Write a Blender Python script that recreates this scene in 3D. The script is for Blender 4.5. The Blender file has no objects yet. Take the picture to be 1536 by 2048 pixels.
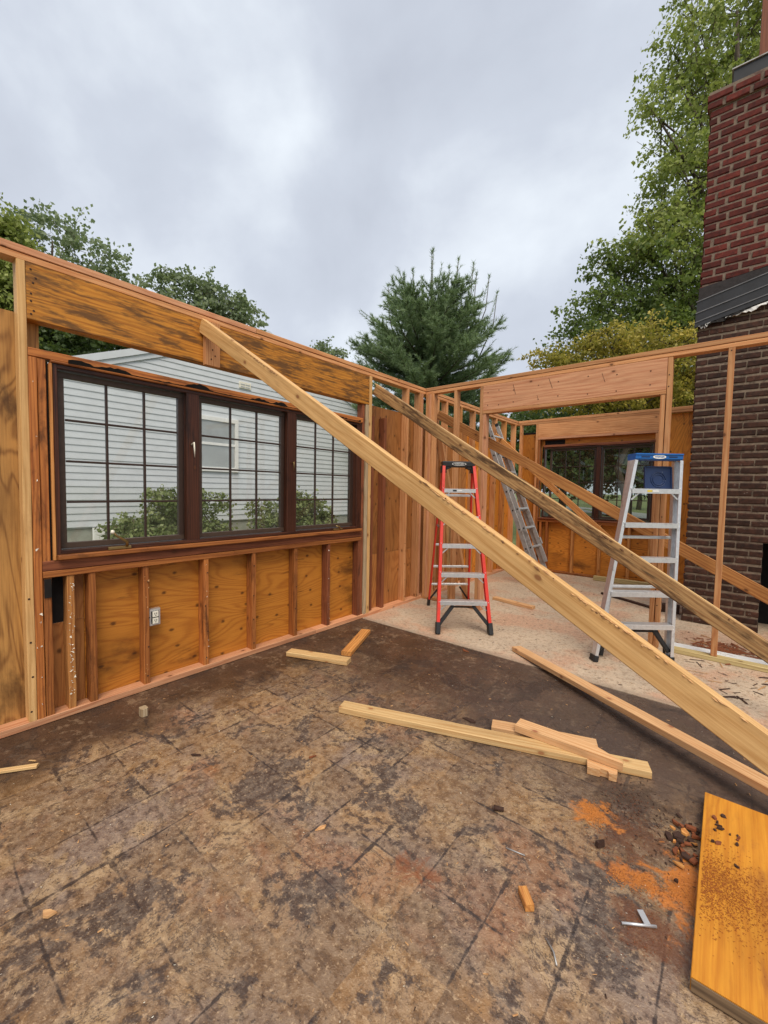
import bpy, math, random
import numpy as np
from mathutils import Vector, Matrix
random.seed(7)
RNG = np.random.default_rng(11)
S = bpy.context.scene
C = S.collection

# ------------------------------------------------------------------ camera
def camera_axes(yaw, pitch, roll):
    f = Vector((-math.sin(yaw)*math.cos(pitch), math.cos(yaw)*math.cos(pitch), -math.sin(pitch)))
    r = Vector((math.cos(yaw), math.sin(yaw), 0)); u = r.cross(f)
    c, s = math.cos(roll), math.sin(roll)
    return c*r+s*u, -s*r+c*u, f
cam_data = bpy.data.cameras.new('camera'); cam = bpy.data.objects.new('camera', cam_data); C.objects.link(cam)
_r, _u, _f = camera_axes(0.68696, 0.053486, 0.017767)
cam.matrix_world = Matrix(((_r.x, _u.x, -_f.x, 3.00647), (_r.y, _u.y, -_f.y, -4.45451), (_r.z, _u.z, -_f.z, 1.4), (0, 0, 0, 1)))
cam_data.sensor_fit = 'VERTICAL'; cam_data.sensor_height = 36; cam_data.sensor_width = 27
cam_data.lens = 836.16/2048*36
cam_data.clip_start = 0.02; cam_data.clip_end = 2000
S.camera = cam

# ------------------------------------------------------------------ world
SUN_EL, SUN_AZ = math.radians(56), math.radians(132)      # azimuth clockwise from +Y
w = bpy.data.worlds.new('World'); S.world = w; w.use_nodes = True
nt = w.node_tree; nt.nodes.clear()
def wn(t, **k):
    n = nt.nodes.new(t)
    for a, b in k.items(): setattr(n, a, b)
    return n
out = wn('ShaderNodeOutputWorld'); bg_sky = wn('ShaderNodeBackground'); bg_cl = wn('ShaderNodeBackground'); mixw = wn('ShaderNodeMixShader')
sky = wn('ShaderNodeTexSky', sky_type='NISHITA', sun_disc=False, sun_elevation=SUN_EL, sun_rotation=SUN_AZ)
bg_sky.inputs[1].default_value = 0.06
nt.links.new(sky.outputs[0], bg_sky.inputs[0])
tcw = wn('ShaderNodeTexCoord'); mpw = wn('ShaderNodeMapping'); mpw.inputs['Scale'].default_value = (1.15, 1.15, 1.45); mpw.inputs['Location'].default_value = (0.35, 0.2, 0.1)
nt.links.new(tcw.outputs['Generated'], mpw.inputs[0])
nz = wn('ShaderNodeTexNoise'); nz.inputs['Scale'].default_value = 1.9; nz.inputs['Detail'].default_value = 7; nz.inputs['Roughness'].default_value = 0.50; nz.inputs['Distortion'].default_value = 0.15
nt.links.new(mpw.outputs[0], nz.inputs['Vector'])
rmp = wn('ShaderNodeValToRGB'); e = rmp.color_ramp.elements
e[0].position = 0.30; e[0].color = (0.50, 0.535, 0.615, 1); e[1].position = 0.70; e[1].color = (0.88, 0.94, 1.0, 1)
m_ = e.new(0.5); m_.color = (0.615, 0.66, 0.745, 1)
nt.links.new(nz.outputs['Fac'], rmp.inputs[0]); nt.links.new(rmp.outputs[0], bg_cl.inputs[0]); bg_cl.inputs[1].default_value = 0.50
mixw.inputs[0].default_value = 0.93
nt.links.new(bg_sky.outputs[0], mixw.inputs[1]); nt.links.new(bg_cl.outputs[0], mixw.inputs[2]); nt.links.new(mixw.outputs[0], out.inputs[0])

# ------------------------------------------------------------------ sun behind cloud
sd = bpy.data.lights.new('sun', 'SUN'); sd.energy = 1.5; sd.angle = math.radians(40); sd.color = (1.0, 0.90, 0.76)
sun = bpy.data.objects.new('sun', sd); C.objects.link(sun)
sv = Vector((math.sin(SUN_AZ)*math.cos(SUN_EL), math.cos(SUN_AZ)*math.cos(SUN_EL), math.sin(SUN_EL)))
sun.rotation_euler = sv.to_track_quat('Z', 'Y').to_euler(); sun.location = (6, -6, 14)

cy = S.cycles; cy.max_bounces = 6; cy.diffuse_bounces = 3; cy.glossy_bounces = 3; cy.transmission_bounces = 4; cy.transparent_max_bounces = 12
vs = S.view_settings; vs.view_transform = 'Standard'; vs.look = 'None'; vs.exposure = 1.15; vs.gamma = 1.0; vs.use_curve_mapping = False

# ------------------------------------------------------------------ node helpers / materials
class NB:
    def __init__(s, name):
        s.m = bpy.data.materials.new(name); s.m.use_nodes = True; s.t = s.m.node_tree; s.t.nodes.clear()
        s.out = s.n('ShaderNodeOutputMaterial'); s.bsdf = s.n('ShaderNodeBsdfPrincipled'); s.l(s.bsdf.outputs[0], s.out.inputs[0])
    def n(s, t, **k):
        n = s.t.nodes.new(t)
        for a, b in k.items(): setattr(n, a, b)
        return n
    def l(s, a, b): s.t.links.new(a, b)
    def val(s, sock, v):
        if isinstance(v, (int, float)): sock.default_value = v
        elif isinstance(v, (tuple, list)): sock.default_value = tuple(v) if len(v) != 3 or len(sock.default_value) == 3 else (*v, 1)
        else: s.l(v, sock)
    def math(s, op, a, b=0.0, c=0.0, clamp=False):
        n = s.n('ShaderNodeMath', operation=op, use_clamp=clamp)
        s.val(n.inputs[0], a); s.val(n.inputs[1], b); s.val(n.inputs[2], c); return n.outputs[0]
    def vmath(s, op, a, b=(0, 0, 0)):
        n = s.n('ShaderNodeVectorMath', operation=op); s.val(n.inputs[0], a); s.val(n.inputs[1], b); return n.outputs[0]
    def noise(s, vec, scale, detail=4, rough=0.55, dist=0.0):
        n = s.n('ShaderNodeTexNoise'); s.l(vec, n.inputs['Vector'])
        n.inputs['Scale'].default_value = scale; n.inputs['Detail'].default_value = detail
        n.inputs['Roughness'].default_value = rough; n.inputs['Distortion'].default_value = dist
        return n.outputs['Fac']
    def ramp(s, v, a, b, smooth=True):
        n = s.n('ShaderNodeMapRange', interpolation_type='SMOOTHSTEP' if smooth else 'LINEAR')
        s.val(n.inputs[0], v); n.inputs[1].default_value = a; n.inputs[2].default_value = b
        return n.outputs[0]
    def mix(s, f, a, b, mode='MIX'):
        n = s.n('ShaderNodeMix', data_type='RGBA', blend_type=mode)
        s.val(n.inputs[0], f); s.val(n.inputs[6], a); s.val(n.inputs[7], b); return n.outputs[2]
    def bump(s, h, strength=0.2, dist=0.002):
        n = s.n('ShaderNodeBump'); n.inputs['Strength'].default_value = strength; n.inputs['Distance'].default_value = dist
        s.l(h, n.inputs['Height']); s.l(n.outputs[0], s.bsdf.inputs['Normal'])
    def sepxyz(s, v):
        n = s.n('ShaderNodeSeparateXYZ'); s.l(v, n.inputs[0]); return n.outputs
    def scale(s, v, sc): return s.vmath('MULTIPLY', v, sc)

def objvec(b, spread=37.0):
    tc = b.n('ShaderNodeTexCoord'); oi = b.n('ShaderNodeObjectInfo')
    r = b.math('MULTIPLY', oi.outputs['Random'], spread)
    cx = b.n('ShaderNodeCombineXYZ'); b.l(r, cx.inputs[0]); b.l(b.math('MULTIPLY', r, 0.37), cx.inputs[1]); b.l(b.math('MULTIPLY', r, 0.61), cx.inputs[2])
    return b.vmath('ADD', tc.outputs['Object'], cx.outputs[0]), oi.outputs['Random']

def wood(name, light, dark, spacing=0.016, amp=7.0, contrast=0.55, stain=None, stain_lo=0.5, stain_hi=0.7, stain_scale=(2.2, 7, 7), knots=True, knot_col=(0.10, 0.035, 0.012), rough=0.62, vary=0.28, streak=0.35):
    b = NB(name); v, rnd = objvec(b)
    x, y, z = b.sepxyz(v)
    n1 = b.noise(b.scale(v, (0.7, 5.0, 5.0)), 1.0, 3, 0.5, 0.4)
    ph = b.math('ADD', b.math('MULTIPLY', b.math('ADD', b.math('MULTIPLY', y, 0.85), b.math('MULTIPLY', z, 0.5)), 6.283/spacing), b.math('MULTIPLY', n1, amp*6.0))
    s = b.math('MULTIPLY_ADD', b.math('SINE', ph), 0.5, 0.5)
    s = b.math('POWER', s, 1.8)
    fib = b.noise(b.scale(v, (3.0, 160.0, 160.0)), 1.0, 4, 0.6)
    big = b.noise(b.scale(v, (1.1, 6.0, 6.0)), 1.0, 4, 0.6)
    f = b.math('ADD', b.math('MULTIPLY', s, contrast*1.15), b.math('MULTIPLY', b.ramp(fib, 0.42, 0.62), streak*1.3), clamp=True)
    f = b.math('MULTIPLY', f, b.math('MULTIPLY_ADD', big, 1.4, 0.25), clamp=True)
    col = b.mix(f, (*light, 1), (*dark, 1))
    blotch = b.ramp(b.noise(b.scale(v, (2.5, 11, 11)), 1.0, 5, 0.65), 0.35, 0.75)
    col = b.mix(b.math('MULTIPLY', blotch, 0.30), col, tuple(c*0.5 for c in dark)+(1,))
    if knots:
        vo = b.n('ShaderNodeTexVoronoi', voronoi_dimensions='2D'); cv = b.n('ShaderNodeCombineXYZ'); b.l(b.math('MULTIPLY', x, 5.0), cv.inputs[0]); b.l(b.math('MULTIPLY', b.math('ADD', y, z), 8.0), cv.inputs[1]); b.l(cv.outputs[0], vo.inputs['Vector']); vo.inputs['Scale'].default_value = 1.0
        k = b.math('SUBTRACT', 1.0, b.ramp(b.math('ADD', vo.outputs['Distance'], b.math('MULTIPLY', b.math('SUBTRACT', fib, 0.5), 0.05)), 0.05, 0.10))
        halo = b.math('SUBTRACT', 1.0, b.ramp(vo.outputs['Distance'], 0.07, 0.20))
        pick = b.math('GREATER_THAN', b.sepxyz(vo.outputs['Color'])[0], 0.80)
        col = b.mix(b.math('MULTIPLY', b.math('MULTIPLY', halo, pick), 0.35), col, tuple(c*0.6 for c in dark)+(1,))
        col = b.mix(b.math('MULTIPLY', b.math('MULTIPLY', k, pick), 0.8), col, (*knot_col, 1))
    if stain:
        st = b.noise(b.scale(v, stain_scale), 1.0, 7, 0.68, 0.3)
        st2 = b.noise(b.scale(v, (9, 60, 60)), 1.0, 4, 0.6)
        st = b.math('ADD', st, b.math('MULTIPLY', b.math('SUBTRACT', st2, 0.5), 0.30))
        col = b.mix(b.math('MULTIPLY', b.ramp(st, stain_lo, stain_hi), 0.88), col, (*stain, 1))
    hs = b.n('ShaderNodeHueSaturation'); b.l(col, hs.inputs['Color'])
    b.l(b.math('MULTIPLY_ADD', rnd, vary, 1.0-vary/2), hs.inputs['Value'])
    hs.inputs['Hue'].default_value = 0.5
    b.l(hs.outputs[0], b.bsdf.inputs['Base Color'])
    b.bsdf.inputs['Roughness'].default_value = rough; b.bsdf.inputs['Specular IOR Level'].default_value = 0.3
    b.bump(fib, 0.45, 0.0016)
    return b.m

def plywood(name, light, dark, stain=(0.05, 0.018, 0.006), stain_lo=0.58, stain_hi=0.75, rings=34.0, stretch=(0.5, 2.4, 2.4), spots=True, rough=0.55):
    b = NB(name); v, rnd = objvec(b)
    n = b.noise(b.scale(v, stretch), 1.0, 2.5, 0.45, 0.6)
    s = b.math('MULTIPLY_ADD', b.math('SINE', b.math('MULTIPLY', n, rings*6.28)), 0.5, 0.5)
    s = b.math('POWER', s, 2.4)
    fib = b.noise(b.scale(v, (5, 130, 130)), 1.0, 4, 0.6)
    big = b.noise(b.scale(v, (1.5, 3, 3)), 1.0, 5, 0.6)
    f = b.math('ADD', b.math('MULTIPLY', s, 0.55), b.math('MULTIPLY', b.ramp(fib, 0.35, 0.7), 0.30), clamp=True)
    col = b.mix(f, (*light, 1), (*dark, 1))
    col = b.mix(b.math('MULTIPLY', b.ramp(big, 0.42, 0.75), 0.45), col, tuple(c*0.55 for c in dark)+(1,))
    st = b.noise(b.scale(v, (1.6, 3.2, 3.2)), 1.0, 6, 0.65, 0.2)
    col = b.mix(b.math('MULTIPLY', b.ramp(st, stain_lo, stain_hi), 0.8), col, (*stain, 1))
    if spots:
        x, y, z = b.sepxyz(v); vo = b.n('ShaderNodeTexVoronoi', voronoi_dimensions='2D'); cv = b.n('ShaderNodeCombineXYZ'); b.l(b.math('MULTIPLY', x, 5.0), cv.inputs[0]); b.l(b.math('MULTIPLY', b.math('ADD', y, z), 7.0), cv.inputs[1]); b.l(cv.outputs[0], vo.inputs['Vector']); vo.inputs['Scale'].default_value = 1.0
        k = b.math('SUBTRACT', 1.0, b.ramp(b.math('ADD', vo.outputs['Distance'], b.math('MULTIPLY', b.math('SUBTRACT', fib, 0.5), 0.16)), 0.03, 0.12))
        col = b.mix(b.math('MULTIPLY', b.math('MULTIPLY', k, b.math('GREATER_THAN', b.sepxyz(vo.outputs['Color'])[0], 0.5)), 0.8), col, (*stain, 1))
        hz = b.ramp(b.math('ADD', b.noise(b.scale(v, (2.2, 16, 16)), 1.0, 5, 0.65, 0.3), b.math('MULTIPLY', b.math('SUBTRACT', fib, 0.5), 0.2)), 0.60, 0.72)
        col = b.mix(b.math('MULTIPLY', hz, 0.6), col, (*stain, 1))
    hs = b.n('ShaderNodeHueSaturation'); b.l(col, hs.inputs['Color']); b.l(b.math('MULTIPLY_ADD', rnd, 0.35, 0.78), hs.inputs['Value'])
    b.l(hs.outputs[0], b.bsdf.inputs['Base Color'])
    b.bsdf.inputs['Roughness'].default_value = rough; b.bsdf.inputs['Specular IOR Level'].default_value = 0.3
    b.bump(fib, 0.3, 0.0012)
    return b.m

def plain(name, col, rough=0.5, metal=0.0, var=0.25, vscale=18.0, dirt=None, dirt_lo=0.55, dirt_hi=0.75, dirt_scale=9.0, bump=0.0, spec=0.4):
    b = NB(name); v, rnd = objvec(b)
    n = b.noise(v, vscale, 5, 0.6)
    c = b.mix(b.math('MULTIPLY', b.ramp(n, 0.3, 0.75), var), (*col, 1), tuple(k*0.45 for k in col)+(1,))
    if dirt:
        d = b.noise(v, dirt_scale, 6, 0.65)
        c = b.mix(b.math('MULTIPLY', b.ramp(d, dirt_lo, dirt_hi), 0.8), c, (*dirt, 1))
    b.l(c, b.bsdf.inputs['Base Color'])
    b.l(b.math('MULTIPLY_ADD', n, 0.25, max(0.05, rough-0.12)), b.bsdf.inputs['Roughness'])
    b.bsdf.inputs['Metallic'].default_value = metal; b.bsdf.inputs['Specular IOR Level'].default_value = spec
    if bump: b.bump(b.noise(v, vscale*4, 4, 0.6), bump, 0.002)
    return b.m

def brick_mat(name, a, c2, dust, dust_amt):
    b = NB(name); v, rnd = objvec(b)
    n = b.noise(v, 26.0, 5, 0.65); f = b.noise(v, 130.0, 3, 0.6)
    col = b.mix(b.ramp(n, 0.3, 0.7), (*a, 1), (*c2, 1))
    sp = b.math('MULTIPLY', b.ramp(b.noise(v, 34.0, 5, 0.7), 0.62, 0.74), dust_amt)
    col = b.mix(sp, col, (*dust, 1))
    hs = b.n('ShaderNodeHueSaturation'); b.l(col, hs.inputs['Color']); b.l(b.math('MULTIPLY_ADD', rnd, 0.7, 0.65), hs.inputs['Value'])
    b.l(hs.outputs[0], b.bsdf.inputs['Base Color']); b.bsdf.inputs['Roughness'].default_value = 0.8; b.bsdf.inputs['Specular IOR Level'].default_value = 0.25
    b.bump(b.math('ADD', n, b.math('MULTIPLY', f, 0.5)), 0.6, 0.004)
    return b.m

def leaf_mat(name, a, c2, tr=0.35):
    b = NB(name)
    at = b.n('ShaderNodeAttribute', attribute_name='tint')
    col = b.mix(at.outputs['Fac'], (*a, 1), (*c2, 1))
    b.l(col, b.bsdf.inputs['Base Color']); b.bsdf.inputs['Roughness'].default_value = 0.5; b.bsdf.inputs['Specular IOR Level'].default_value = 0.35
    t = b.n('ShaderNodeBsdfTranslucent'); b.l(b.mix(0.35, col, (0.25, 0.35, 0.03, 1)), t.inputs[0])
    mx = b.n('ShaderNodeMixShader'); mx.inputs[0].default_value = tr
    b.l(b.bsdf.outputs[0], mx.inputs[1]); b.l(t.outputs[0], mx.inputs[2]); b.l(mx.outputs[0], b.out.inputs[0])
    return b.m

def glass_mat(name, tint, dirt):
    b = NB(name)
    tr = b.n('ShaderNodeBsdfTransparent'); tr.inputs[0].default_value = (*tint, 1)
    gl = b.n('ShaderNodeBsdfGlossy'); gl.inputs['Roughness'].default_value = 0.02; gl.inputs[0].default_value = (1, 1, 1, 1)
    lw = b.n('ShaderNodeLayerWeight'); lw.inputs[0].default_value = 0.5; frf = b.math('MULTIPLY_ADD', b.math('POWER', lw.outputs['Facing'], 4.0), 0.55, 0.025)
    m1 = b.n('ShaderNodeMixShader'); b.l(frf, m1.inputs[0]); b.l(tr.outputs[0], m1.inputs[1]); b.l(gl.outputs[0], m1.inputs[2])
    df = b.n('ShaderNodeBsdfDiffuse'); df.inputs[0].default_value = (0.42, 0.40, 0.34, 1)
    v, r = objvec(b); d = b.ramp(b.noise(v, 5.0, 6, 0.7), 0.35, 0.85)
    m2 = b.n('ShaderNodeMixShader'); b.l(b.math('MULTIPLY_ADD', d, dirt, dirt*0.2), m2.inputs[0]); b.l(m1.outputs[0], m2.inputs[1]); b.l(df.outputs[0], m2.inputs[2])
    b.l(m2.outputs[0], b.out.inputs[0])
    return b.m

M = {}
M['fir'] = wood('new_fir', (0.64, 0.325, 0.14), (0.46, 0.175, 0.060), contrast=0.5, stain=(0.17, 0.065, 0.024), stain_lo=0.58, stain_hi=0.84, vary=0.42)
M['fir_pink'] = wood('pink_fir', (0.64, 0.33, 0.175), (0.46, 0.180, 0.085), contrast=0.45, spacing=0.022, stain=(0.20, 0.07, 0.030), stain_lo=0.64, stain_hi=0.82)
M['old'] = wood('aged_fir', (0.46, 0.165, 0.040), (0.23, 0.065, 0.016), contrast=0.5, stain=(0.045, 0.016, 0.007), stain_lo=0.52, stain_hi=0.74, vary=0.5)
M['oldred'] = wood('aged_red_fir', (0.27, 0.088, 0.036), (0.13, 0.036, 0.016), contrast=0.5, stain=(0.025, 0.012, 0.008), stain_lo=0.55, stain_hi=0.76)
M['amber'] = wood('amber_fir', (0.60, 0.28, 0.085), (0.34, 0.115, 0.03), contrast=0.5, stain=(0.10, 0.035, 0.012), stain_lo=0.62, stain_hi=0.84)
M['header'] = wood('stained_header_wood', (0.62, 0.26, 0.034), (0.36, 0.125, 0.016), spacing=0.012, contrast=0.55, stain=(0.105, 0.048, 0.016), stain_lo=0.43, stain_hi=0.62, stain_scale=(4.0, 24, 24), knots=False)
M['pale'] = wood('pale_pine', (0.70, 0.43, 0.18), (0.48, 0.245, 0.080), contrast=0.45, spacing=0.02, knot_col=(0.22, 0.08, 0.03), stain=(0.40, 0.21, 0.080), stain_lo=0.55, stain_hi=0.82, vary=0.1)
M['palefloor'] = wood('yellow_pine', (0.66, 0.45, 0.21), (0.50, 0.27, 0.10), contrast=0.4, spacing=0.02, knot_col=(0.34, 0.13, 0.05), vary=0.12)
M['pinkfloor'] = wood('salmon_fir', (0.70, 0.43, 0.215), (0.52, 0.235, 0.085), contrast=0.4, spacing=0.02, knot_col=(0.30, 0.10, 0.05), vary=0.2)
M['orangefloor'] = wood('orange_fir', (0.66, 0.31, 0.085), (0.36, 0.12, 0.03), contrast=0.5, spacing=0.02, stain=(0.14, 0.04, 0.012), stain_lo=0.58, stain_hi=0.78)
M['bark'] = wood('waney_pine', (0.56, 0.335, 0.14), (0.30, 0.14, 0.05), contrast=0.5, stain=(0.075, 0.036, 0.017), stain_lo=0.45, stain_hi=0.62, stain_scale=(2.0, 16, 16))
M['barkedge'] = plain('torn_bark', (0.20, 0.095, 0.042), 0.9, var=0.7, vscale=60, bump=0.6)
M['weather'] = wood('weathered_pine', (0.50, 0.39, 0.25), (0.26, 0.17, 0.09), contrast=0.5, stain=(0.06, 0.035, 0.02), stain_lo=0.55, stain_hi=0.75)
M['treated'] = wood('treated_pine', (0.50, 0.40, 0.19), (0.30, 0.21, 0.085), contrast=0.5)
M['plank'] = wood('orange_plank', (0.64, 0.27, 0.026), (0.48, 0.165, 0.014), contrast=0.4, spacing=0.03, stain=(0.30, 0.10, 0.018), stain_lo=0.52, stain_hi=0.75, vary=0.02)
M['plankend'] = wood('grey_weathered_end', (0.19, 0.125, 0.07), (0.08, 0.05, 0.03), contrast=0.7, spacing=0.01)
M['ply'] = plywood('orange_plywood', (0.66, 0.255, 0.034), (0.42, 0.13, 0.016), stain=(0.07, 0.022, 0.006), stain_lo=0.54, stain_hi=0.74)
M['ply_dark'] = plywood('dark_plywood', (0.42, 0.175, 0.050), (0.25, 0.085, 0.022), stain_lo=0.52, stain_hi=0.74)
M['ply_pale'] = plywood('figured_plywood', (0.56, 0.29, 0.085), (0.17, 0.065, 0.018), rings=12.0, stretch=(1.0, 6.0, 6.0), stain=(0.07, 0.03, 0.012), stain_lo=0.58, stain_hi=0.74, spots=False)
M['sash'] = plain('dark_brown_sash', (0.040, 0.021, 0.014), 0.45, var=0.5, vscale=30)
M['sashlite'] = plain('taupe_sash_edge', (0.070, 0.042, 0.028), 0.5, var=0.4, vscale=30)
M['jamb'] = wood('dark_stained_jamb', (0.085, 0.028, 0.014), (0.030, 0.010, 0.006), contrast=0.5, stain=(0.010, 0.006, 0.005), stain_lo=0.5, stain_hi=0.75, rough=0.4)
M['soot'] = plain('black_felt', (0.010, 0.008, 0.007), 0.9, var=0.5, vscale=20)
M['glass'] = glass_mat('window_glass', (0.985, 0.99, 0.985), 0.035)
M['glassfar'] = glass_mat('far_window_glass', (0.78, 0.81, 0.77), 0.04)  # darker tint puts the dark pane reflections into the glass colour
M['brass'] = plain('tarnished_brass', (0.32, 0.22, 0.09), 0.4, metal=0.8, var=0.6, vscale=40)
M['alu'] = plain('brushed_aluminium', (0.72, 0.73, 0.74), 0.38, metal=0.75, var=0.3, vscale=30, dirt=(0.33, 0.31, 0.28), dirt_lo=0.58, dirt_hi=0.72)
M['alu_old'] = plain('oxidised_aluminium', (0.45, 0.44, 0.43), 0.5, metal=0.6, var=0.4, vscale=25, dirt=(0.22, 0.20, 0.18), dirt_lo=0.5, dirt_hi=0.7)
M['red'] = plain('red_fibreglass', (0.66, 0.035, 0.020), 0.42, var=0.25, vscale=20, dirt=(0.40, 0.05, 0.03))
M['black'] = plain('black_plastic', (0.016, 0.016, 0.017), 0.5, var=0.3, dirt=(0.09, 0.08, 0.07), dirt_lo=0.62)
M['blue'] = plain('blue_plastic', (0.012, 0.12, 0.40), 0.42, var=0.3, dirt=(0.10, 0.16, 0.28), dirt_lo=0.62)
M['navy'] = plain('navy_plastic', (0.012, 0.030, 0.095), 0.42, var=0.4, dirt=(0.28, 0.30, 0.34), dirt_lo=0.66, dirt_hi=0.72, dirt_scale=40)
M['white'] = plain('white_paint', (0.78, 0.78, 0.76), 0.5, var=0.15)
M['ivory'] = plain('ivory_plastic', (0.78, 0.74, 0.62), 0.4, var=0.15)
M['yellow'] = plain('yellow_label', (0.65, 0.50, 0.08), 0.5, var=0.1)
M['siding'] = plain('pale_grey_vinyl', (0.58, 0.61, 0.635), 0.55, var=0.16, vscale=4, dirt=(0.46, 0.49, 0.50), dirt_lo=0.55, dirt_hi=0.9, dirt_scale=2.0)
M['trim'] = plain('white_vinyl_trim', (0.62, 0.65, 0.68), 0.5, var=0.12, vscale=5)
M['shingle'] = plain('grey_shingles', (0.17, 0.17, 0.18), 0.85, var=0.5, vscale=14)
M['found'] = plain('grey_green_foundation', (0.34, 0.35, 0.31), 0.85, var=0.4, vscale=6, bump=0.3)
M['curtain'] = plain('window_blind', (0.42, 0.44, 0.45), 0.6, var=0.3, vscale=2)
M['brick_red'] = brick_mat('red_brick', (0.125, 0.021, 0.014), (0.062, 0.013, 0.010), (0.30, 0.22, 0.18), 0.3)
M['brick_dark'] = brick_mat('dark_brown_brick', (0.070, 0.029, 0.018), (0.028, 0.014, 0.010), (0.50, 0.44, 0.36), 0.6)
M['mortar_light'] = plain('pale_mortar', (0.24, 0.175, 0.13), 0.9, var=0.6, vscale=30, dirt=(0.10, 0.05, 0.04), dirt_lo=0.5, dirt_hi=0.7, dirt_scale=14, bump=0.6)
M['mortar_dark'] = plain('dirty_mortar', (0.25, 0.19, 0.135), 0.9, var=0.6, vscale=24, dirt=(0.07, 0.045, 0.03), dirt_lo=0.5, dirt_hi=0.7, dirt_scale=12, bump=0.6)
M['flash'] = plain('dark_lead_flashing', (0.035, 0.035, 0.038), 0.5, metal=0.2, var=0.5, vscale=10, bump=0.2)
M['tar'] = plain('roof_tar', (0.030, 0.024, 0.024), 0.8, var=0.6, vscale=40, bump=0.9)
M['paper'] = plain('torn_white_paper', (0.72, 0.70, 0.66), 0.8, var=0.3)
M['copper'] = wood('red_brown_post_wood', (0.26, 0.085, 0.04), (0.15, 0.045, 0.02), contrast=0.3)
M['trunk'] = plain('tree_bark', (0.10, 0.075, 0.055), 0.9, var=0.7, vscale=9, bump=0.8)
M['pinebark'] = plain('pine_twig_bark', (0.10, 0.085, 0.06), 0.9, var=0.6, vscale=9)
M['leaf_maple'] = leaf_mat('maple_leaves', (0.045, 0.085, 0.020), (0.22, 0.28, 0.075), 0.4)
M['leaf_yellow'] = leaf_mat('golden_leaves', (0.20, 0.19, 0.034), (0.60, 0.46, 0.085), 0.4)
M['leaf_left'] = leaf_mat('grey_green_leaves', (0.100, 0.145, 0.080), (0.34, 0.40, 0.24), 0.45)  # distance haze is mixed into the pale grey-green leaf colour
M['leaf_bright'] = leaf_mat('bright_leaves', (0.12, 0.17, 0.035), (0.46, 0.50, 0.15), 0.45)
M['leaf_dark'] = leaf_mat('dark_leaves', (0.040, 0.075, 0.026), (0.14, 0.20, 0.065))
M['leaf_bush'] = leaf_mat('bush_leaves', (0.07, 0.11, 0.035), (0.30, 0.34, 0.14))
M['needle'] = leaf_mat('pine_needles', (0.100, 0.165, 0.080), (0.35, 0.46, 0.26), 0.35)
M['grass'] = leaf_mat('grass_blades', (0.06, 0.10, 0.02), (0.20, 0.26, 0.07), 0.2)
M['chip_light'] = wood('light_chip', (0.62, 0.36, 0.16), (0.36, 0.16, 0.06), contrast=0.4)
M['chip_dark'] = plain('dark_chip', (0.055, 0.025, 0.015), 0.85, var=0.6, vscale=50)
M['chip_red'] = plain('rusty_chip', (0.22, 0.065, 0.022), 0.8, var=0.6, vscale=50)
M['dustdark'] = plain('damp_sawdust', (0.36, 0.105, 0.018), 0.95, var=0.5, vscale=120)
M['sawdust'] = plain('orange_sawdust', (0.62, 0.23, 0.05), 0.95, var=0.5, vscale=120, bump=0.8)

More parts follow.
